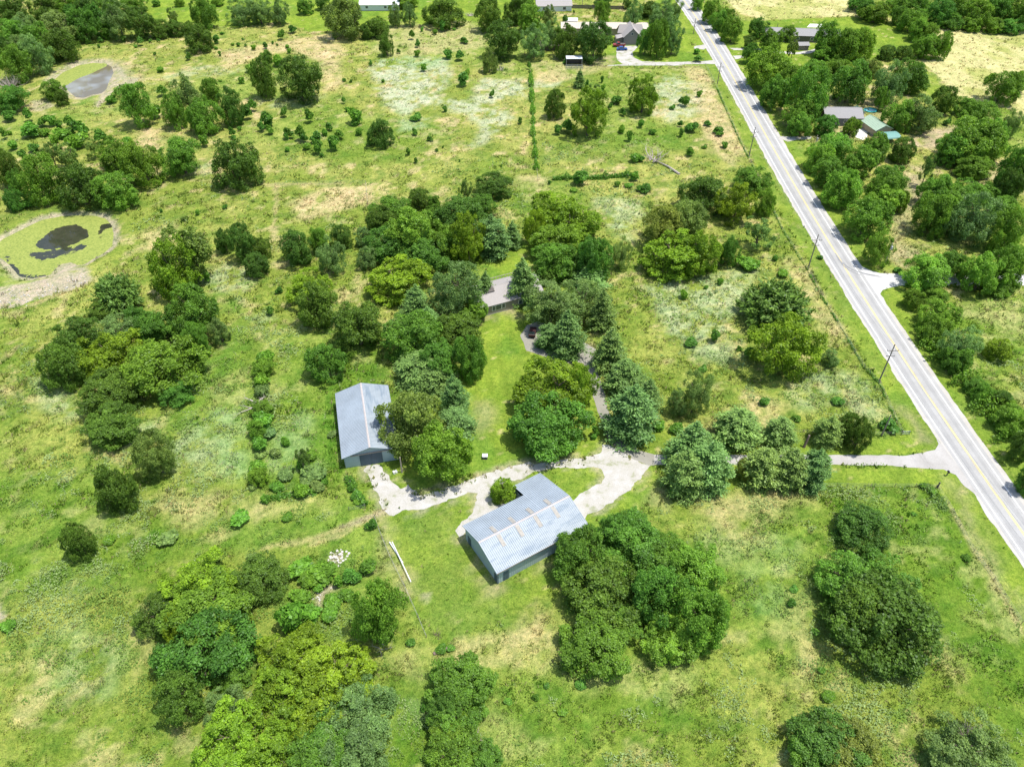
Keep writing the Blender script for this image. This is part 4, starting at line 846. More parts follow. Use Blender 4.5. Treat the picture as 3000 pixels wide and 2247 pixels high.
BROWNR = simple('brown_roof', (.40, .30, .26), .9, .15, 3, obj=True); GALV = metal('galvanised_steel', (.45, .45, .44))
def roof_panel(root, name, mat, x0, x1, ya, za, yb, zb, ribs=.38, th=.06):
    """sloped sheet between line (ya,za) and (yb,zb) along x, with standing ribs"""
    mb = MB(); v = Vector((0, yb - ya, zb - za)); nrm = Vector((0, -(zb - za), yb - ya)).normalized()
    if nrm.z < 0: nrm = -nrm
    def bar(a, b, h0, h1):
        P_ = [(a, ya, za), (b, ya, za), (b, yb, zb), (a, yb, zb)]
        mb.prism([tuple(Vector(p) + nrm * h0) for p in P_], tuple(nrm * (h1 - h0)))
    bar(x0, x1, -th, 0)
    if ribs:
        k = int((x1 - x0) / ribs)
        for i in range(k + 1):
            a = x0 + .02 + i * (x1 - x0 - .10) / k; bar(a, a + .11, .002, .075)
    return mb.build(name, mat, root)
def wall_rib(root, name, mat, p0, p1, z0, z1f, out, ribs=.45, th=.12):
    """vertical wall from p0 to p1 (xy), top height function of parameter, ribs outward"""
    mb = MB(); a = Vector((*p0, 0)); b = Vector((*p1, 0)); d = (b - a); Ln = d.length; d.normalize(); o = Vector((*out, 0)).normalized()
    ts = sorted({0, .5, 1}); pts = [tuple(a + Vector((0, 0, z0))), tuple(b + Vector((0, 0, z0)))] + [tuple(a + d * Ln * t + Vector((0, 0, z1f(t)))) for t in reversed(ts)]
    mb.prism(pts, tuple(-o * th)); k = int(Ln / ribs)
    for i in range(k + 1):
        s = .03 + i * (Ln - .12) / k; q = a + d * s; t = s / Ln; h = min(z1f(t), z1f(min(1, t + .06 / Ln)))
        mb.prism([tuple(q + Vector((0, 0, z0)) + o * .002), tuple(q + d * .06 + Vector((0, 0, z0)) + o * .002), tuple(q + d * .06 + Vector((0, 0, h - .03)) + o * .002), tuple(q + Vector((0, 0, h - .03)) + o * .002)], tuple(o * .035))
    return mb.build(name, mat, root)
def flatbox(root, name, mat, x0, x1, y0, y1, z0, z1): return MB().box(x0, x1, y0, y1, z0, z1).build(name, mat, root)
def footprint(o, rz, x0, x1, y0, y1):
    c, s = math.cos(rz), math.sin(rz); FOOT.append([(o[0] + c * x - s * y, o[1] + s * x + c * y) for x, y in ((x0, y0), (x1, y0), (x1, y1), (x0, y1))])

# metal shed with skylights (lower one)
S = 4 / 3; o2 = (-4.51 * S, 62.22 * S, 0); rz2 = R(32.31); L2, w1, w2, he, hr, w3 = 14.98 * S, 4.69 * S, 4.55 * S, 2.92 * S, 4.37 * S, 7.43 * S; sl_ = (hr - he) / w1; ov = .42
shed = tag(empty('metal_shed', o2, rz2), 'pale blue metal shed with ribbed roof and four pairs of tan roof skylights', 'shed'); footprint(o2, rz2, 0, L2, -w1, w2)
xg = 13.6                                                    # where the wider back part starts
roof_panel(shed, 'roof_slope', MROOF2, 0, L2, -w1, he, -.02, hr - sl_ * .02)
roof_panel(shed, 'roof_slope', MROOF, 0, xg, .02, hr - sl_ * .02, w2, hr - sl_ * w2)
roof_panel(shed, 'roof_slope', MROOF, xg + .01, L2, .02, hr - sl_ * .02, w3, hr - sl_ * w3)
MB().prism([(0, -.22, hr - .22 * sl_ + .07), (0, 0, hr + .09), (0, .22, hr - .22 * sl_ + .07), (0, 0, hr + .05)], (L2, 0, 0)).build('ridge_cap', MRIDGE, shed)
for i in range(4):
    x_ = 3.88 + i * 3.97
    for sd in (-1, 1):
        mb = MB(); ln = 1.9 if sd > 0 else 2.3
        P_ = [(x_ - .38, sd * .35, 0), (x_ + .38, sd * .35, 0), (x_ + .38, sd * (.35 + ln), 0), (x_ - .38, sd * (.35 + ln), 0)]
        mb.prism([(p[0], p[1], hr - abs(p[1]) * sl_ + .082) for p in P_], (0, 0, .02)); mb.build('skylight', MSKY, shed)
gz = lambda t, a=-w1 + ov, b=w2 - ov: hr - sl_ * abs(a + (b - a) * t) - .09
def gz2(t):
    y = (-w1 + ov) + (w2 + w1 - 2 * ov) * t; return hr - sl_ * abs(y) - .09
def gable(root, x, ya, yb, out, name='wall', mat=MWALL, ribs=.45, hr_=hr, s_=None, k=.09):
    s_ = sl_ if s_ is None else s_; mb = MB(); pts = [(x, ya, 0), (x, yb, 0), (x, yb, hr_ - s_ * abs(yb) - k), (x, 0, hr_ - k), (x, ya, hr_ - s_ * abs(ya) - k)]
    mb.prism(pts, (-out * .12, 0, 0)); n_ = int((yb - ya) / ribs) if ribs else 0
    for i in range(n_ + 1 if ribs else 0):
        y = ya + .03 + i * (yb - ya - .12) / n_; h = min(hr_ - s_ * abs(y), hr_ - s_ * abs(y + .06)) - k - .03
        mb.prism([(x + out * .002, y, 0), (x + out * .002, y + .06, 0), (x + out * .002, y + .06, h), (x + out * .002, y, h)], (out * .035, 0, 0))
    return mb.build(name, mat, root)
gable(shed, ov, -w1 + ov, w2 - ov, -1); gable(shed, L2 - ov, -w1 + ov, w3 - ov, 1)
wall_rib(shed, 'wall', MWALL, (ov + .13, -w1 + ov), (L2 - ov - .13, -w1 + ov), 0, lambda t: he + ov * sl_ - .1, (0, -1))
wall_rib(shed, 'wall', MWALL, (ov + .13, w2 - ov), (xg, w2 - ov), 0, lambda t: hr - sl_ * (w2 - ov) - .1, (0, 1))
wall_rib(shed, 'wall', MWALL, (xg + .3, w3 - ov), (L2 - ov - .13, w3 - ov), 0, lambda t: hr - sl_ * (w3 - ov) - .1, (0, 1)); wall_rib(shed, 'wall', MWALL, (xg + .3, w2), (xg + .3, w3 - ov), 0, lambda t: 1.9, (-1, 0))
flatbox(shed, 'fascia', MTRIM, 0, L2, -w1 - .03, -w1 + .0, he - .2, he + .02)
for a_, b_ in ((3.6, 4.7), (-5.6, -4.75)): flatbox(shed, 'door', MDOOR, ov - .09, ov - .04, a_, b_, .05, 2.3)
flatbox(shed, 'door', MDOOR, 1.55, 2.7, -w1 + ov - .09, -w1 + ov - .04, .05, 2.6); flatbox(shed, 'corner_post', MDOOR, ov - .05, ov + .12, -w1 + ov - .07, -w1 + ov - .042, 0, he); flatbox(shed, 'door', MDOOR, 17.3, 18.4, -w1 + ov - .09, -w1 + ov - .04, .05, 2.4)

# long barn with sliding doors (left)
o1 = (-21.55 * S, 79.81 * S, 0); L1, wb, he1, hr1 = 14.88 * S, 4.39 * S, 2.62 * S, 4.08 * S; rz1 = R(103.39); s1 = (hr1 - he1) / wb
barn = tag(empty('metal_barn', o1, rz1), 'long pale blue metal barn with dark sliding doors facing the gravel', 'barn'); footprint(o1, rz1, 0, L1, -wb, wb)
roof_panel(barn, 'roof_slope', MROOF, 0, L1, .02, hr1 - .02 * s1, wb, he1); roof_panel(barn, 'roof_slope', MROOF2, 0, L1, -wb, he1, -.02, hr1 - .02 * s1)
MB().prism([(0, -.22, hr1 - .22 * s1 + .07), (0, 0, hr1 + .09), (0, .22, hr1 - .22 * s1 + .07), (0, 0, hr1 + .05)], (L1, 0, 0)).build('ridge_cap', MRIDGE, barn)
gable(barn, .5, -wb + ov, wb - ov, -1, hr_=hr1, s_=s1); gable(barn, L1 - .5, -wb + ov, wb - ov, 1, hr_=hr1, s_=s1)
for sg in (1, -1): wall_rib(barn, 'wall', MWALL, (.63, sg * (wb - ov)), (L1 - .63, sg * (wb - ov)), 0, lambda t: he1 + ov * s1 - .1, (0, sg))
for a_, b_ in ((-2.25, .0), (.03, 2.35)):
    mb = MB(); mb.box(.34, .42, a_, b_, .05, 3.35)
    for i in range(6): y = a_ + .1 + i * (b_ - a_ - .25) / 5; mb.box(.31, .338, y, y + .05, .1, 3.3)
    mb.build('sliding_door', MDOOR, barn)
flatbox(barn, 'door_track', MTRIM, .28, .44, -3.9, 4.0, 3.37, 3.55)

# generic gabled building from survey: origin at middle of front-left; ridge along local x
def house(name, label, cat, px, rz, L_, W_, he, hr, roofm, wallm, front_windows=(), ribs=0, over=.35, zc=None, shingle_lines=0, chimney=None, gable_windows=()):
    o = at(px[0], px[1], hr * .8 if zc is None else zc) if zc != 'world' else (px[0], px[1], 0); root = tag(empty(name, (o[0], o[1], 0), rz), label, cat)
    x0, x1, y0, y1 = -L_ / 2, L_ / 2, -W_ / 2, W_ / 2; footprint(o, rz, x0, x1, y0, y1); s_ = (hr - he) / (W_ / 2)
    roof_panel(root, 'roof', roofm, x0 - over, x1 + over, y0 - over, he - over * s_, -.01, hr, ribs); roof_panel(root, 'roof', roofm, x0 - over, x1 + over, .01, hr, y1 + over, he - over * s_, ribs)
    MB().prism([(x0 - over, -.15, hr - .15 * s_ + .03), (x0 - over, 0, hr + .06), (x0 - over, .15, hr - .15 * s_ + .03), (x0 - over, 0, hr + .01)], (L_ + 2 * over, 0, 0)).build('ridge_cap', roofm, root)
    flatbox(root, 'wall', wallm, x0 + .13, x1 - .13, y0, y0 + .12, .25, he - .07); flatbox(root, 'wall', wallm, x0 + .13, x1 - .13, y1 - .12, y1, .25, he - .07)
    for x, ot in ((x0, -1), (x1, 1)): gable(root, x, y0, y1, ot, hr_=hr, s_=s_, mat=wallm, ribs=0, k=.08)
    flatbox(root, 'foundation', STONE, x0 - .03, x1 + .03, y0 - .03, y1 + .03, -.1, .25)
    for (wx, wz, ww, wh) in front_windows:
        f = flatbox(root, 'window', WHITE, wx - ww / 2 - .1, wx + ww / 2 + .1, y0 - .06, y0 - .003, wz - .1, wz + wh + .1); flatbox(f, 'pane', GLASS, wx - ww / 2, wx + ww / 2, y0 - .075, y0 - .063, wz, wz + wh)
    for (wy, wz, ww, wh, sd) in gable_windows:
        xx = x1 if sd > 0 else x0; a_, b_ = sorted((xx + sd * .003, xx + sd * .06)); f = flatbox(root, 'window', WHITE, a_, b_, wy - ww / 2 - .08, wy + ww / 2 + .08, wz - .08, wz + wh + .08); a_, b_ = sorted((xx + sd * .063, xx + sd * .075)); flatbox(f, 'pane', GLASS, a_, b_, wy - ww / 2, wy + ww / 2, wz, wz + wh)
    if chimney: cx_, cy_ = chimney; flatbox(root, 'chimney', STONE, cx_ - .45, cx_ + .45, cy_ - .35, cy_ + .35, hr - s_ * abs(cy_) - .3, hr + .9)
    return root
# farmhouse in the trees
e1 = at(1440, 874, 2.9); e2 = at(1489.5, 861, 2.9); rzh = math.atan2(e2[1] - e1[1], e2[0] - e1[0])
fh = house('farmhouse', 'grey-roofed farmhouse hidden among tall trees behind the round lawn', 'house', (1480, 839), rzh, 17, 9.4, 3.1, 5.0, SHING, SIDE, [(-5.2, 1.1, .8, 1.25), (-3.9, 1.05, 1.5, 1.35), (-2.55, 1.1, .8, 1.25), (2.2, 1.1, .9, 1.1)], chimney=(-5.6, 2.6))
flatbox(fh, 'roof_vent', DWOOD, -5.3, -5.05, 1.4, 1.7, 4.3, 5.1); mb = MB(); mb.prism([(-6.2, -1.6, 4.55), (-3.6, -1.6, 4.55), (-3.6, -.4, 5.0), (-6.2, -.4, 5.0)], (0, 0, .18)); mb.build('skylight', DWOOD, fh)
dk = flatbox(fh, 'deck', DECKW, -3.2, 6.5, 4.76, 8.0, .5, .75); mb = MB()
for i in range(13): mb.box(-3.1 + i * .79, -3.0 + i * .79, 7.85, 7.95, .76, 1.7)
mb.box(-3.15, 6.5, 7.86, 7.94, 1.705, 1.79); mb.build('railing', DECKW, dk)
# house with cars, far
gh = house('gabled_house', 'grey two-storey gabled house behind the parked blue and red cars', 'house', (at(1850, 134)[0], at(1850, 134)[1] + 5.2), R(92), 9.5, 7.6, 3.5, 7.0, SHING, simple('grey_siding', (.25, .245, .235), .85, .06, 2, obj=True), over=.3, gable_windows=[(.2, 4.2, .8, .9, -1)], zc='world')
roof_panel(gh, 'wing_roof', SHING, -3.9, 1.0, 3.9, 3.2, 7.0, 2.4, 0); flatbox(gh, 'wing_wall', SIDE, -3.6, .8, 3.95, 7.0, 0, 2.55)
mbp = MB(); mbp.prism([(.6, -6.0, 3.3), (.6, 6.0, 3.3), (2.8, 5.0, 6.3), (2.8, -5.0, 6.3)], (0, 0, .1)); mbp.prism([(2.82, -5.0, 6.3), (2.82, 5.0, 6.3), (5.1, 6.0, 3.3), (5.1, -6.0, 3.3)], (0, 0, .1)); mbp.build('cross_gable_roof', SHING, gh); flatbox(gh, 'cross_wing_wall', SIDE, 1.0, 4.7, -5.1, 5.1, 0, 3.2)
# other buildings
house('stable', 'long low stable with cream metal roof behind the grey gabled house', 'stable', (1770, 73), R(-1), 39, 8.5, 3.1, 4.2, CREAMR, TANW, ribs=.8)
house('small_stable_shed', 'small white-roofed shed standing behind the left end of the long stable', 'shed', (1676, 57), R(-2), 4.6, 3.6, 2.2, 2.9, WHITE, TANW)
house('mobile_home', 'white mobile home at the top edge with small wooden deck in front', 'mobile home', (1112, 6), R(1), 19, 7, 2.9, 4.0, metal('white_steel_roof', (.76, .76, .75), .03), WSIDE, [(-6, 1.2, 1.2, 1), (3, 1.2, 1.2, 1)])
dk = at(1100, 19); rt = tag(empty('deck', (dk[0], dk[1], 0)), 'brown wooden deck and steps in front of the white mobile home', 'deck'); flatbox(rt, 'platform', DECKW, -3.6, 2.4, -1.5, 1.5, .4, .6); flatbox(rt, 'steps', DECKW, -1.8, 1.2, -2.6, -1.51, .1, .3); flatbox(rt, 'railing', DWOOD, -3.6, 2.4, -1.5, -1.42, .61, 1.4)
house('bungalow', 'white-sided bungalow with grey roof at the top edge beside the wooden fence', 'house', (1622, 4), R(3), 17, 8, 2.9, 4.8, SHING, WSIDE, [(-5, 1, 1.1, 1.2), (-1, 1, 1.1, 1.2), (5, 1, 1.4, 1.2)])
house('ranch_house', 'long low ranch house with grey shingle roof and white patio behind', 'house', (2350, 90), R(-6), 32, 8.6, 2.9, 4.6, SHING2, DWOOD, [(-2, 1, 1.2, 1), (4, 1, 1.2, 1), (10, 1, 1.2, 1)])
house('garden_shed', 'small grey shed beside the curved gravel drive of the ranch house', 'shed', (2353, 128), R(2), 4.2, 4.0, 2.2, 2.9, SHING2, simple('brown_siding', (.24, .21, .18), .85, .1, 2, obj=True))
house('roadside_house', 'grey-roofed house behind roadside trees across the main road', 'house', (2465, 328), R(-2), 13.2, 9.5, 3.2, 5.0, SHING2, simple('dark_grey_siding', (.16, .17, .19), .85, .06, 2, obj=True), [(.6, 1.2, 1.1, 1.1), (2.2, 1.2, 1.1, 1.1), (-3, 1.2, 1.1, 1.1)], zc=3.4)
house('playhouse_shed', 'small pale blue shed with dark roof right of the grey-roofed house', 'shed', (2514, 321), R(88), 3.6, 4.0, 2.2, 3.2, simple('dark_green_roof', (.08, .13, .09), .8, .1, 2, obj=True), simple('pale_blue_wall', (.42, .52, .60), .8, .06, 2, obj=True))
house('green_roofed_shed', 'tan shed with faded green metal roof beside the concrete patio', 'shed', (2570, 359), R(105), 9, 6.4, 2.6, 4.0, GREENR, TANW, ribs=.8)
house('brown_cabin', 'brown-roofed cabin half hidden under the dark trees left of the stable', 'cabin', (1608, 124), R(4), 8, 6, 2.5, 3.7, BROWNR, DWOOD)
def canopy(name, label, cat, px, L_, W_, h, mat, rz=0, z=0):
    o = at(px[0], px[1], h); root = tag(empty(name, (o[0], o[1], 0), rz), label, cat)
    n_ = 8; mb = MB()
    for i in range(n_ + 1):
        t = math.pi * i / n_; mb.v += [(-L_ / 2, -math.cos(t) * W_ / 2, h - .8 + math.sin(t) * .9), (L_ / 2, -math.cos(t) * W_ / 2, h - .8 + math.sin(t) * .9)]
        if i: k = 2 * i; mb.f.append((k - 2, k - 1, k + 1, k))
    mb.build('cover', mat, root)
    for sx in (-1, 1):
        for sy in (-1, 1): flatbox(root, 'leg', GALV, sx * (L_ / 2 - .15) - .05, sx * (L_ / 2 - .15) + .05, sy * (W_ / 2 - .08) - .05, sy * (W_ / 2 - .08) + .05, 0, h - .8)
canopy('carport', 'turquoise covered carport under the trees right of the green-roofed shed', 'carport', (2606, 392), 6.5, 5.2, 2.8, TURQ, R(10))
# paddling pool
o = at(2549, 326); rt = tag(empty('paddling_pool', o), 'bright turquoise paddling pool with toys under the trees', 'paddling pool'); mb = MB(); n_ = 24; mb.tube([(2.3 * math.cos(2 * math.pi * i / n_), 1.8 * math.sin(2 * math.pi * i / n_), .35) for i in range(n_ + 1)], [.22] * (n_ + 1), 8); mb.build('rim', simple('turquoise_vinyl', (.05, .55, .55), .4, .05, 2, obj=True), rt, smooth=True)
mb = MB(); mb.quad(*[(2.2 * math.cos(2 * math.pi * i / n_), 1.7 * math.sin(2 * math.pi * i / n_), .3) for i in range(n_)]); mb.build('water_surface', simple('pool_water', (.35, .75, .8), .1, .1, 3, obj=True), rt)
# open fronted hut with its rails
o = at(1681, 193); rt = tag(empty('loading_hut', (o[0], o[1], 0)), 'dark open-fronted hut with pale roof and pipe rails beside the pasture', 'hut')
flatbox(rt, 'roof', WSIDE, -3.4, 3.4, -1.3, 2.2, 3.1, 3.25); flatbox(rt, 'back_wall', DWOOD, -3.2, 3.2, 1.9, 2.02, 0, 3.09); flatbox(rt, 'side_wall', DWOOD, -3.2, -3.08, -1.2, 1.89, 0, 3.09); flatbox(rt, 'side_wall', DWOOD, 3.08, 3.2, -1.2, 1.89, 0, 3.09)
mb = MB()
for z_ in (.5, 1.0, 1.5): mb.box(-3.6, 3.4, -3.5, -3.42, z_, z_ + .09); mb.box(-3.6, 3.4, -5.2, -5.12, z_, z_ + .09)
for x_ in (-3.6, -1.2, 1.1, 3.35): mb.box(x_, x_ + .1, -3.6, -3.51, 0, 1.8); mb.box(x_, x_ + .1, -5.3, -5.21, 0, 1.8)
mb.build('rails', GALV, rt)
for x_ in (-3.3, 3.2): flatbox(rt, 'post', GALV, x_, x_ + .12, -1.25, -1.13, 0, 3.09)

# ------------------------------------------------------------------ cars
TYRE = simple('tyre', (.02, .02, .02), .8, .2, 5, obj=True)
def car(name, label, cat, px, rz, paint, Ln=4.6, W_=1.8, H_=1.45, kind='car'):
    o = at(*px); root = tag(empty(name, (o[0], o[1], .02), rz), label, cat); h = Ln / 2; mb = MB()
    if kind == 'car': prof = [(-h, .35), (h, .35), (h, .68), (h - .25, .78), (h - 1.15, .9), (-h + .55, .92), (-h, .8)]; cab = [(h - 1.25, .9), (h - 1.95, H_), (-h + 1.15, H_), (-h + .5, .92)]
    else: prof = [(-h, .5), (h, .5), (h, .95), (h - .2, 1.05), (h - 1.4, 1.12), (h - 3.1, 1.12), (-h, 1.1)]; cab = [(h - 1.4, 1.12), (h - 1.9, 1.75), (h - 3.0, 1.75), (h - 3.2, 1.12)]
    mb.prism([(x, -W_ / 2, z) for x, z in prof], (0, W_, 0)); b = mb.build('body', paint, root)
    mb = MB(); w_ = W_ * .42; mb.prism([(x, -w_, z + .003) for x, z in cab], (0, 2 * w_, 0)); c_ = mb.build('cabin', GLASS, root)
    mb = MB(); mb.box(min(cab[1][0], cab[2][0]) + .08, max(cab[1][0], cab[2][0]) - .08, -w_ + .03, w_ - .03, cab[1][1] + .006, cab[1][1] + .05); mb.build('roof', paint, root)
    if kind != 'car': flatbox(root, 'load_bed', DWOOD, -h + .15, h - 3.3, -W_ / 2 + .12, W_ / 2 - .12, 1.13, 1.15)
    for sx in (-1, 1):
        for sy in (-1, 1):
            mb = MB(); cx_ = sx * (h - .85); n_ = 12; mb.prism([(cx_ + .33 * math.cos(2 * math.pi * i / n_), sy * (W_ / 2 - .1) - .11, .33 + .33 * math.sin(2 * math.pi * i / n_)) for i in range(n_)], (0, .22, 0)); wh = mb.build('wheel', TYRE, root)
    for sy in (-1, 1): flatbox(root, 'headlight', WHITE, h - .04, h + .02, sy * (W_ / 2 - .3) - .15, sy * (W_ / 2 - .3) + .15, .6, .72)
    return root
car('parked_car', 'blue car parked side-on in front of the grey gabled house', 'car', (1822, 148), R(4), simple('blue_paint', (.03, .10, .32), .25, .05, 2, obj=True, spec=.5))
car('pickup_truck', 'dark red pickup truck parked behind the blue car', 'pickup truck', (1813, 137), R(183), simple('dark_red_paint', (.28, .05, .05), .3, .05, 2, obj=True), 5.4, 1.95, 1.8, 'truck')
car('parked_car', 'pale car half hidden under trees on the ranch house drive', 'car', (2457, 135), R(10), WHITE)
u = car('utility_vehicle', 'dark red utility vehicle parked on the farmhouse drive beside the trees', 'utility vehicle', (1560, 980), R(82), simple('maroon_paint', (.06, .02, .02), .6, .1, 2, obj=True), 3.6, 1.6, 1.5, 'truck')

# ------------------------------------------------------------------ tall grass and weeds standing on the open ground (stuff)
def scatter(y0, y1, dens, seed):
    r = np.random.default_rng(seed); w0 = 30 + .66 * (y1 + 60); n = int((y1 - y0) * 2 * w0 * dens)
    X = r.uniform(-w0, w0, n); Y = r.uniform(y0, y1, n); d = Y * cT + CH * sT
    keep = np.abs(X) < (1500 / FP) * d * 1.05 + 6; return X[keep], Y[keep]
XY = [scatter(36, 90, 7.5, 1), scatter(90, 150, 4.8, 2), scatter(150, 230, 1.9, 3), scatter(230, 330, .75, 4), scatter(330, 430, .35, 5)]
X = np.concatenate([a[0] for a in XY]); Y = np.concatenate([a[1] for a in XY]); gs = np.concatenate([np.full(len(a[0]), s_) for a, s_ in zip(XY, (.34, .42, .58, .8, 1.05))])
Wg = fields(X, Y); bad = sheetmask(X, Y)
for P_ in (POND1, POND2): bad |= inpoly(X, Y, P_)
for P_ in GRAVEL:                               # blades creeping in from the edges of the gravel
    i_ = inpoly(X, Y, P_); bad[i_] &= ~((pdist(X[i_], Y[i_], P_) < 1.0) & (np.random.default_rng(9).random(i_.sum()) < .45))
for P_ in FOOT: bad |= inpoly(X, Y, P_)
dens = np.clip(1.06 - Wg[LAWN] * 1.3 - Wg[HAY] * .85 - Wg[DIRT] * .85 - Wg[MUD], 0, 1) * (.45 + .75 * sm(.35, .62, fbm(X, Y, 3.2, 500, 3, .65)))
r = np.random.default_rng(5); keep = (~bad) & (r.random(len(X)) < dens); X, Y, gs = X[keep], Y[keep], gs[keep]; Wg = {k_: v[keep] for k_, v in Wg.items()}
n = len(X); cg = gcol(X, Y, Wg)
tall = sm(.42, .68, fbm(X, Y, 2.4, 520, 3, .7)); green = sm(.5, .62, fbm(X, Y, 1.9, 540, 3, .6))
cg = lerp(cg, cg * np.array([.58, .78, .48]), green * .8 * (1 - .6 * sm(180, 260, Y)))
cg = cg * (r.uniform(.8, 1.4, (n, 1))); cg = lerp(cg, np.broadcast_to(PAL['silver'] * 1.35, cg.shape), Wg[SILV] * (r.random(n) < .5) * .8)
cg = lerp(cg, np.broadcast_to(PAL['dry'] * 1.1, cg.shape), (r.random(n) < .12) * .6)
hgt = gs * r.uniform(.45, 1.0, n) * (.55 + .9 * tall) * (1 - .45 * sm(180, 260, Y))
K = 4; tot = n * K
wind = np.array([.75, .35])
ang = r.uniform(0, 2 * np.pi, (n, K)); len_ = gs[:, None] * r.uniform(.6, 1.3, (n, K)); lean = r.uniform(.25, .95, (n, K)) * len_
bx = X[:, None] + r.normal(size=(n, K)) * gs[:, None] * .35; by = Y[:, None] + r.normal(size=(n, K)) * gs[:, None] * .35
zx = np.cos(ang) * lean + wind[0] * hgt[:, None] * .3; zy = np.sin(ang) * lean + wind[1] * hgt[:, None] * .3
tx, ty = -np.sin(ang), np.cos(ang); wd = gs[:, None] * r.uniform(.28, .6, (n, K)) * .5
z0 = np.full((n, K), -.05); z1 = hgt[:, None] * r.uniform(.7, 1.2, (n, K)) + .12
V = np.stack([np.stack([bx - tx * wd, by - ty * wd, z0], -1), np.stack([bx + tx * wd, by + ty * wd, z0], -1),
              np.stack([bx + tx * wd * .7 + zx, by + ty * wd * .7 + zy, z1], -1), np.stack([bx - tx * wd * .7 + zx, by - ty * wd * .7 + zy, z1 * .93], -1)], 2).reshape(-1, 3)
me = mesh_np('tall_grass', V, np.arange(tot * 4).reshape(-1, 4))
ca = me.color_attributes.new('grass_kind', 'FLOAT_COLOR', 'CORNER')
cc = np.repeat(np.concatenate([cg, np.ones((n, 1))], 1), K * 4, axis=0) * np.repeat(r.uniform(.85, 1.15, (n * K, 1)), 4, axis=0)
ca.data.foreach_set('color', cc.astype(np.float32).ravel())
m = bpy.data.materials.new('grass_blades'); m.use_nodes = True; N = m.node_tree.nodes; L = m.node_tree.links; N.clear()
a_ = N.new('ShaderNodeAttribute'); a_.attribute_name = 'grass_kind'; d_ = N.new('ShaderNodeBsdfDiffuse'); t_ = N.new('ShaderNodeBsdfTranslucent'); x_ = N.new('ShaderNodeMixShader'); x_.inputs[0].default_value = .3
L.new(a_.outputs['Color'], d_.inputs[0]); L.new(a_.outputs['Color'], t_.inputs[0]); L.new(d_.outputs[0], x_.inputs[1]); L.new(t_.outputs[0], x_.inputs[2]); o_ = N.new('ShaderNodeOutputMaterial'); L.new(x_.outputs[0], o_.inputs[0])
tag(add('tall_grass', me, m), kind='stuff')
print('tufts', n)

# broad-leaved weeds in waist-high patches between the grass (stuff)
def weeds(y0, y1, dens, size, seed, thr):
    X, Y = scatter(y0, y1, dens, seed); W2 = fields(X, Y); bad = sheetmask(X, Y)
    for P_ in (POND1, POND2): bad |= inpoly(X, Y, P_)
    for P_ in FOOT: bad |= inpoly(X, Y, P_)
    f = fbm(X, Y, 3.0, 610, 3, .6) * .6 + fbm(X, Y, 18, 620, 2) * .4 + W2[SILV] * .05 + W2[LUSH] * .06 - W2[DRY] * .04 - W2[LAWN] - W2[HAY] - W2[MUD] - W2[DIRT] * .3
    k = (~bad) & (f > thr + .05 * np.random.default_rng(seed).random(len(X))); X, Y, f = X[k], Y[k], f[k]; r = np.random.default_rng(seed + 1); n = len(X)
    h = (.15 + 7 * (f - thr)).clip(.1, .95) * r.uniform(.3, 1, n); Pt = np.stack([X, Y, h], -1)
    V = cards(Pt, np.tile(np.array([0, 0, 1.]), (n, 1)), size, 1.3, .45); tint = fbm(X, Y, 9, 640, 2); base = lerp(np.tile(np.array([.185, .30, .06]), (n, 1)), np.array([.30, .40, .15]), sm(.4, .6, tint))
    return V, base * r.uniform(.7, 1.35, (n, 1))
WV = [weeds(40, 100, 15, .15, 71, .53), weeds(100, 160, 8, .2, 73, .545), weeds(160, 260, 2.2, .3, 75, .575)]
V = np.concatenate([a[0] for a in WV]); cw = np.concatenate([a[1] for a in WV]); print('weeds', len(cw))
me = mesh_np('tall_weeds', V, np.arange(len(V)).reshape(-1, 4)); ca = me.color_attributes.new('grass_kind', 'FLOAT_COLOR', 'CORNER')
ca.data.foreach_set('color', np.repeat(np.concatenate([cw, np.ones((len(cw), 1))], 1), 4, axis=0).astype(np.float32).ravel()); tag(add('tall_weeds', me, m), kind='stuff')

# ------------------------------------------------------------------ utility poles and lines
POLEW = simple('weathered_pole_wood', (.22, .19, .165), .9, .2, 3, obj=True); INS = simple('insulator', (.5, .5, .5), .4, .1, 3, obj=True); PALEP = simple('pale_pole_wood', (.42, .36, .28), .9, .2, 3, obj=True)
poles = []
def upole(label, base, top, arms=2, mat=POLEW, transformer=False, grp='utility poles along the main road'):
    b = at(*base); lo, hi = 3, 16
    for _ in range(30):
        h = (lo + hi) / 2; q = pix(b[0], b[1], h)
        if q[1] < top[1]: hi = h
        else: lo = h
    rz = math.atan2(1, 0); root = tag(empty('utility_pole', (b[0], b[1], 0)), label, 'utility pole', grp)
    MB().tube([(0, 0, -.2), (0, 0, h)], [.17, .115], 10).build('pole', mat, root); res = []
    if arms >= 1:
        for k, (z_, hw) in enumerate([(h - 1.75, 1.35), (h - 3.35, .95)][:arms]):
            cr = MB().box(-hw, hw, -.16 - .06, -.11 - .05 + .04, z_, z_ + .13).build('crossarm', mat, root)
            for x_ in ([-hw + .12, .62, hw - .12] if k == 0 else [-hw + .1, hw - .1]):
                MB().tube([(x_, -.17, z_ + .13), (x_, -.17, z_ + .42)], [.06, .045], 6).build('insulator', INS, cr); res.append((b[0] + x_, b[1] - .17, z_ + .42))
    if transformer: MB().tube([(.32, 0, h - 1.9), (.32, 0, h - 1.0)], [.24, .24], 10).build('transformer', INS, root)
    poles.append((b, h, res)); return root
upole('utility pole farthest up the road near the upper farm driveway', (2031.5, 100), (2040.5, 55))
upole('utility pole on the verge just below the upper farm driveway', (2101.5, 247), (2114.5, 184.5))
upole('utility pole on the verge opposite the roadside house', (2194, 461), (2213.5, 373.5))
upole('dark utility pole with crowded crossarms opposite the side road junction', (2367.5, 787), (2391.5, 687.5))
upole('utility pole leaning over the white edge line above the driveway mouth', (2575.5, 1117), (2622, 1009))
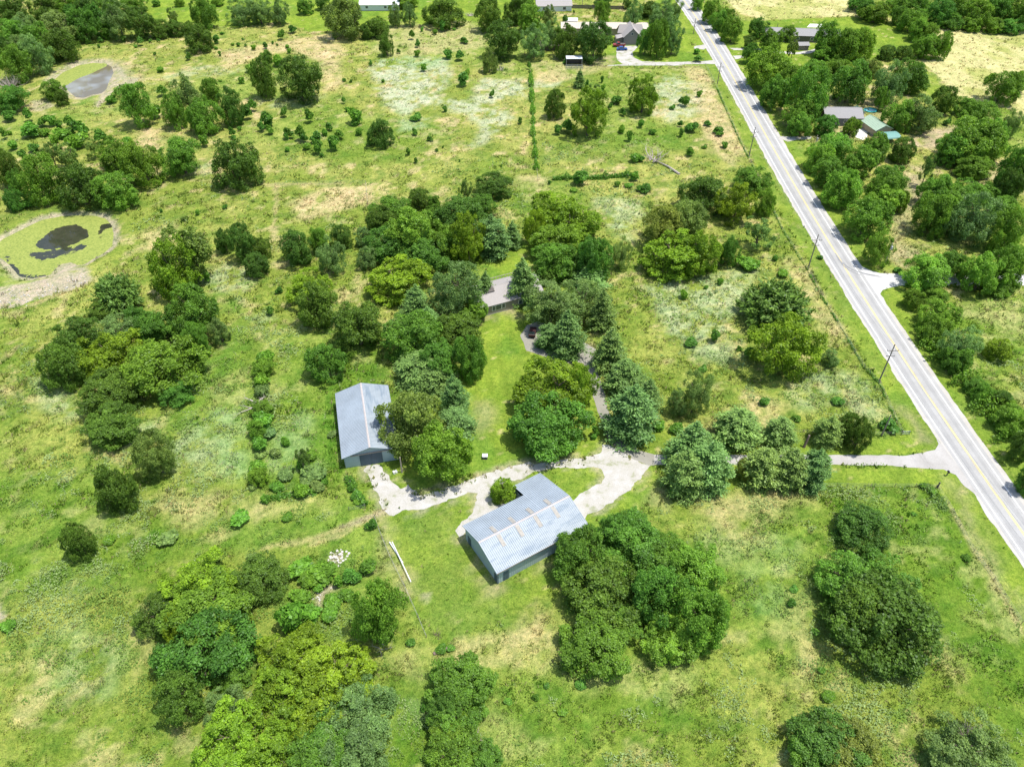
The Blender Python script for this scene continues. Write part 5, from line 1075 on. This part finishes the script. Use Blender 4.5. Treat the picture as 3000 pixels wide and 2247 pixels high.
upole('short bare pole standing beside the pipe gate at the field corner', (2581, 1279), (2611, 1216), 0, grp='single poles')
upole('pale pole with transformer in the trees beside the roadside house', (2386, 432), (2392, 397), 0, PALEP, True, 'single poles')
upole('pale leaning-looking pole with lamp at the side road junction', (2587, 785), (2610, 713), 0, PALEP, True, 'single poles')
upole('thin pole on the lawn left of the ranch house', (2275, 91), (2279, 71), 0, grp='single poles')
upole('thin pole standing at the wooden fence near the top edge', (1705, 27), (1707, -2), 0, grp='single poles')
upole('pale stake pole leaning at the right corner of the long metal barn', (1178, 1384), (1169, 1340), 0, PALEP, grp='single poles')
WIRE = simple('wire', (.30, .30, .30), .5, .1, 1)
for i in range(4):
    for j in range(3):
        a, b = Vector(poles[i][2][j]), Vector(poles[i + 1][2][j]); pts = []
        for k in range(15): t = k / 14; p = a.lerp(b, t); p.z -= 4 * 1.1 * t * (1 - t); pts.append(tuple(p))
        o = MB().tube(pts, [.022] * 15, 4).build('power_line', WIRE); tag(o, f"{['left', 'middle', 'right'][j]} wire of the span between the {['farthest and second', 'second and third', 'third and fourth', 'fourth and nearest'][i]} roadside utility poles", 'power line', 'wires between the roadside poles')
a = Vector(poles[4][2][0]); 
for j in range(3):
    a = Vector(poles[4][2][j]); b = a + Vector((6.5, -62, 0)); pts = []
    for k in range(15): t = k / 14; p = a.lerp(b, t); p.z -= 5 * t * (1 - t); pts.append(tuple(p))
    o = MB().tube(pts, [.022] * 15, 4).build('power_line', WIRE); tag(o, f"{['left', 'middle', 'right'][j]} wire running from the nearest roadside pole out past the driveway mouth", 'power line', 'wires between the roadside poles')

# ------------------------------------------------------------------ fences
POST = simple('fence_post_wood', (.26, .21, .17), .95, .3, 4, obj=True); TPOST = simple('steel_t_post', (.12, .14, .12), .7, .2, 3, obj=True)
def fence(label, t, px, step=4.0, h=1.25, r_=.06, mat=POST, rail=False, maxn=96, cat='fence', name='wire_fence'):
    pts = [Vector((*p, 0)) for p in poly(t, px)]; root = tag(empty(name, pts[0]), label, cat); o = pts[0]; ptsl = []
    for i in range(len(pts) - 1):
        a, b = pts[i], pts[i + 1]; n_ = max(1, int((b - a).length / step)); ptsl += [a.lerp(b, k / n_) for k in range(n_)]
    ptsl.append(pts[-1]); ptsl = ptsl[:maxn]; rr_ = random.Random(len(ptsl))
    for p in ptsl:
        q = p - o; MB().tube([(q.x, q.y, -.1), (q.x + rr_.uniform(-.06, .06), q.y + rr_.uniform(-.06, .06), h)], [r_, r_ * .85], 6).build('post', mat, root)
    mb = MB()
    for z_ in (.4, .8, 1.15):
        for a, b in zip(ptsl[:-1], ptsl[1:]):
            a2, b2 = a - o, b - o; mb.tube([(a2.x, a2.y, z_), (b2.x, b2.y, z_)], [.05 if rail else .012] * 2, 4, False)
    mb.build('rails' if rail else 'wire', GALV if rail else WIRE, root); return root
fence('long wire fence in dark weeds running along the left side of the main road', 'n', [(2060,180),(2100,260),(2160,400),(2200,480),(2290,675),(2345,765),(2367,795),(2430,910),(2530,1080),(2575,1125),(2640,1270)], 5.2)
fence('wire fence along the lower edge of the driveway verge', 'n', [(2400,1426),(2560,1428),(2680,1428),(2740,1432)], 4)
fence('wire fence running down from the driveway corner beside the main road', 'n', [(2745,1434),(2775,1480),(2810,1545),(2850,1620),(2910,1700),(2990,1830)], 4.5)
fence('wire fence on the left edge of the lower mown yard', 'n', [(1098,1520),(1120,1580),(1150,1650),(1185,1720),(1225,1810),(1250,1870)], 4)
fence('wire fence with dark posts along the upper edge of the driveway verge', 'n', [(2130,1262),(2250,1268),(2350,1270),(2560,1276),(2640,1276)], 4)
fence('low wire fence crossing the left pasture above the farmhouse', 'n', [(808,545),(1000,540),(1072,538),(1078,600)], 6)
fence('overgrown wire fence running up the middle of the upper pasture', 'n', [(1576,530),(1570,480),(1565,400),(1560,330),(1556,260),(1552,190)], 5)
fence('overgrown wire fence running right from the pasture corner', 'n', [(1580,530),(1680,527),(1790,521),(1870,520)], 4)
fence('wire fence along the far side of the gravel drive in the upper pasture', 'n', [(1700,205),(1800,198),(1960,197),(2050,190)], 5)
fence('short dark rail fence at the edge of the rough by the long barn', 'n', [(1018,1402),(1050,1460),(1072,1490),(1022,1497)], 2.4, mat=DWOOD)
fence('galvanised pipe gate at the field corner above the driveway', 'n', [(2640,1275),(2662,1274)], 1.2, 1.3, .06, GALV, True, name='pipe_gate', cat='gate')
# tall board fence behind the stable
pf = [Vector((*p, 0)) for p in poly('n', [(1656, 27), (1828, 31)])]; d_ = pf[1] - pf[0]; root = tag(empty('board_fence', pf[0], math.atan2(d_.y, d_.x)), 'tall dark brown board fence behind the yellow paddock near the top', 'fence'); mb = MB(); rr_ = random.Random(3)
n_ = int(d_.length / .32)
for i in range(n_): mb.box(i * .32, i * .32 + .29, 0, .03, 0, 1.95 + rr_.uniform(-.05, .05))
mb.build('boards', DWOOD, root); mb = MB(); [mb.box(0, d_.length, .035, .09, z_, z_ + .1) for z_ in (.4, 1.5)]; mb.build('rails', DWOOD, root)
for i in range(0, n_, 8): flatbox(root, 'post', POST, i * .32, i * .32 + .12, .095, .2, 0, 2.05)

# ------------------------------------------------------------------ hedges grown over fences
def hedge(label, t, px, wd, ht, col, seed, dn=90, rag=.35, cat='hedge'):
    r = np.random.default_rng(seed); P_ = poly(t, px); Pt = []; 
    for (x1, y1), (x2, y2) in zip(P_[:-1], P_[1:]):
        Ln = math.hypot(x2 - x1, y2 - y1); n_ = int(Ln * dn); s = r.random(n_); u = unit(n_); u[:, 2] = np.abs(u[:, 2]); cl = .45 + 1.0 * sm(.3, .7, fbm(s * Ln, s * 0 + seed, 2.6, seed, 3)); rr_ = r.uniform(.6, 1.05, n_)
        nx_, ny_ = -(y2 - y1) / Ln, (x2 - x1) / Ln; off = u[:, 0] * wd / 2 * cl * rr_
        Pt.append(np.stack([x1 + (x2 - x1) * s + nx_ * off, y1 + (y2 - y1) * s + ny_ * off, u[:, 2] * ht * cl * rr_], -1))
    Pt = np.concatenate(Pt); o = Pt.mean(0) * np.array([1, 1, 0]); Pt = Pt - o
    V = cards(Pt, np.tile(np.array([0, 0, .8]), (len(Pt), 1)), .24, 1.2, .6); me = crown_mesh('hedge', V, .5 + r.normal(size=len(Pt)) * .25, 1); me.materials.append(LEAF)
    ob = add('hedge', me, None, None, tuple(o)); ob.color = (*col, 1); tag(ob, label, cat, None); return ob
hedge('thin line of green shrubs grown over the fence up the middle of the upper pasture', 'b', [(1225,470),(1230,560),(1236,660),(1241,740),(1243,800),(1240,880),(1252,930),(1258,1020),(1265,1110)], 1.7, 1.9, COLR['S'], 31)
hedge('long low green hedge running right from the pasture corner', 'b', [(1370,1172),(1480,1165),(1620,1165),(1760,1155),(1920,1142)], 2.6, 2.1, COLR['K'], 32, 150)
hedge('dark weedy growth along the roadside fence', 'n', [(2100,262),(2160,400),(2200,480),(2290,675),(2345,765),(2367,795)], .6, .5, COLR['K'], 33, 22)
hedge('dark weedy growth in the ditch along the lower roadside fence', 'n', [(2367,800),(2400,862),(2430,910),(2480,990),(2530,1080),(2575,1125),(2600,1190),(2640,1265)], .9, .6, COLR['K'], 34, 40)
hedge('dark bramble growth along the short rail fence by the long barn', 'n', [(1018,1402),(1050,1460),(1070,1485)], 1.8, 1.3, COLR['K'], 38, 110)
hedge('weedy bank of green brush below the roadside hedge on the right', 'n', [(2690,955),(2760,1060),(2830,1130),(2900,1220),(2960,1300)], 6, 3.2, COLR['R'], 39, 240)
hedge('grey-green brushy bank beside the driveway corner field', 'n', [(2700,1425),(2735,1452),(2770,1500)], 2.2, .9, COLR['G'], 40, 70)
hedge('ragged brushy edge at the rail end of the bramble patch', 'g', [(1700,920),(1800,905),(1900,890),(2010,880),(2100,830),(2090,760)], 3.4, 1.5, COLR['K'], 41, 120)

# ------------------------------------------------------------------ dead wood
def dead(name, label, cat, px, sc_, rz, seed, n=8, flat_=1, mat=DEADWOOD, r0=.03, z=0, zs=None, group=None):
    me = dead_mesh(name, n, flat_, seed, r0); o = at(*px); ob = add(name, me, mat, None, (o[0], o[1], z), rz); ob.scale = (sc_, sc_, sc_ if zs is None else zs); tag(ob, label, cat, group); return ob
dead('fallen_tree', 'bare silver fallen tree lying across the bright shrub column', 'fallen tree', (755, 1190), 6.2, .4, 4, 5, r0=.045, z=.7, zs=4.5)
MB().tube([(0, 0, .4), (5, -2.5, .55), (11, -7, .5)], [.22, .34, .45], 8)
p0 = at(1925, 478); p1 = at(1990, 515); root = tag(empty('fallen_tree', p0), 'grey fallen tree with long bare trunk beside the upper hedge', 'fallen tree')
q = Vector(p1) - Vector(p0); MB().tube([(0, 0, .6), (q.x * .5, q.y * .5 + .4, .8), (q.x, q.y, .5)], [.16, .30, .42], 8).build('trunk', DEADWOOD, root)
me = dead_mesh('branches', 7, 0, 9, .022); b_ = add('branches', me, DEADWOOD, root, (-1.0, 1.0, .3)); b_.scale = (13, 13, 6)
dead('dead_brush', 'dead branches sticking out below the dark tree beside the yellow-green trees', 'dead branches', (1122, 1900), 3.2, 1, 12, 7, 0, zs=2.6)
dead('dead_shrub', 'bare grey-branched shrub in the bottom right corner', 'dead shrub', (2836, 2185), 7.5, .5, 21, 26, 0, r0=.014, zs=6)
dead('bare_shrub', 'small bare twiggy shrub on the corner of the lower mown yard', 'bare shrub', (1281, 1862), 2.2, 0, 31, 12, 0, BARK, .02)
dead('dead_brush', 'pale dead brush at the bottom edge right of the tree clump', 'dead branches', (1395, 2165), 2.6, 2, 41, 9, 0)
dead('dead_brush', 'pinkish dead twigs on the edge of the bottom tree clump', 'dead branches', (1385, 2200), 3.4, 1, 43, 12, 0, simple('pinkish_twigs', (.42, .33, .28), .9, .2, 4, obj=True), zs=4)
dead('dead_brush', 'grey dead brush beside the olive tree in the upper pasture', 'dead branches', (1466, 208), 4.2, 0, 51, 12, 0, zs=3)
dead('dead_brush', 'grey leafless thicket at the left edge by the small pond', 'dead branches', (35, 260), 9, 0, 61, 24, 0, zs=7)
dead('dead_tree', 'bare dead tree standing over the grey-green wood at the top left', 'dead tree', (75, 125), 7, 0, 71, 14, 0, zs=10, r0=.02)
dead('dead_brush', 'bare branches below the small green tree left of the long barn', 'dead branches', (968, 1105), 3.2, 0, 81, 8, 0)
dead('dead_brush', 'heap of cut branches near the trees at the top', 'dead branches', (1378, 46), 5, 0, 91, 14, 1, zs=2.5)
dead('dead_brush', 'thin dead twigs inside the grey bramble patch', 'dead branches', (1893, 1312) if 0 else (892, 1330), 2.6, 0, 95, 8, 0)
LOGM = simple('old_log', (.20, .15, .12), .95, .3, 4, obj=True)
def between(name, label, cat, a, b, r_, mat, z=.2, group=None, seg=10, bend=0):
    p, q = Vector(at(*a)), Vector(at(*b)); d_ = q - p; ob = MB().tube([(0, 0, r_ + z), (d_.x * .5, d_.y * .5 + bend, r_ + z + .05), (d_.x, d_.y, r_ + z)], [r_ * 1.05, r_, r_ * .9], seg).build(name, mat, None, tuple(p), smooth=False); tag(ob, label, cat, group); return ob
between('old_log', 'dark old log lying in the dry grass below the mown yard', 'log', (1270, 1918), (1325, 1896), .3, LOGM, 0)
between('white_pipe', 'upper white pipe lying along the yard fence', 'pipe', (1142, 1591), (1181, 1652), .12, WHITE, .25, 'white pipes along the yard fence')
between('white_pipe', 'lower white pipe lying along the yard fence, reaching nearer the bottom', 'pipe', (1150, 1594), (1205, 1711), .10, WHITE, .62, 'white pipes along the yard fence')
p = at(2355, 1310); ob = MB().tube([(0, 0, 0), (.4, .3, 3.3)], [.3, .22], 8).build('old_tree_stump', LOGM, None, p); tag(ob, 'tall brown snag post standing on the verge above the driveway', 'snag')
p = at(2744, 1430); ob = MB().tube([(0, 0, 0), (.1, .05, 1.7)], [.16, .14], 8).build('corner_post', DWOOD, None, p); tag(ob, 'thick wooden corner post on bare soil below the driveway mouth', 'post')
p = at(2773, 1393); root = tag(empty('mailbox', p), 'small dark mailbox lying near the driveway mouth', 'mailbox'); MB().box(-.08, .08, -.08, .08, 0, 1.0).build('post', DWOOD, root); MB().box(-.16, .16, -.3, .3, 1.01, 1.3).build('box', TYRE, root)
# utility box on the lawn
p = at(1421, 1342); root = tag(empty('utility_box', p), 'small white-capped utility box on bare soil on the mown lawn', 'utility box'); MB().box(-.5, .5, -.4, .4, 0, .75).build('cabinet', simple('dark_cabinet', (.10, .10, .12), .6, .1, 3, obj=True), root); MB().box(-.56, .56, -.46, .46, .755, .9).build('lid', WHITE, root)
p = at(1158, 1385); root = tag(empty('meter_box', p, .5), 'pair of white meter boxes in the grass by the long barn corner', 'meter box'); MB().box(-.45, -.05, -.3, .3, 0, .5).build('box', WHITE, root); MB().box(.05, .45, -.3, .3, 0, .45).build('box', WHITE, root)
# yellow diamond sign (curve/junction arrow)
p = at(2258, 326); root = tag(empty('road_sign', p), 'yellow diamond warning sign beside the main road by the trees', 'road sign'); MB().tube([(0, 0, 0), (0, 0, 2.6)], [.05, .05], 6).build('post', GALV, root)
pl = MB(); pl.prism([(0, -.07, 1.7), (.72, -.07, 2.42), (0, -.07, 3.14), (-.72, -.07, 2.42)], (0, .02, 0)); pl = pl.build('plate', simple('sign_yellow', (.85, .45, .02), .5, .03, 2, obj=True), root)
MB().prism([(-.1, -.075, 2.1), (.0, -.075, 2.1), (.0, -.075, 2.5), (.2, -.075, 2.5), (.2, -.075, 2.62), (-.1, -.075, 2.62)], (0, -.012, 0)).build('symbol', TYRE, pl)
# pale rubble heaps
RUB = simple('pale_rubble', (.55, .52, .46), .95, .2, 3, obj=True)
def heap(label, px, n_, sp, seed, s0=.2, s1=.6):
    r = random.Random(seed); mb = MB()
    for i in range(n_):
        a = r.uniform(0, 6.28); d_ = sp * r.random() ** .6; x_, y_ = math.cos(a) * d_, math.sin(a) * d_; s_ = r.uniform(s0, s1) * .5; pts = []
        k = r.randint(4, 6); b0 = r.uniform(0, 6); mb.prism([(x_ + s_ * math.cos(b0 + 6.28 * j / k) * r.uniform(.7, 1.2), y_ + s_ * math.sin(b0 + 6.28 * j / k) * r.uniform(.7, 1.2), 0) for j in range(k)][::1], (r.uniform(-.05, .05), r.uniform(-.05, .05), s_ * r.uniform(.8, 1.6)))
    ob = mb.build('rubble_heap', RUB, None, at(*px)); tag(ob, None, None, None, 'stuff'); return ob
heap('heap of pale rubble beside shrubs in the lower left field', (993, 1636), 70, 2.0, 1)
heap('scattered pale rubble on the bare patch among the bright shrubs', (955, 1738), 40, 2.6, 2, .15, .4)
heap('white rubble strewn over the bank below the algae-covered pond', (190, 838), 90, 6, 3, .15, .45)
heap('pale rubble scattered on the bank left of the pond tail', (60, 872), 70, 6, 4, .15, .45)
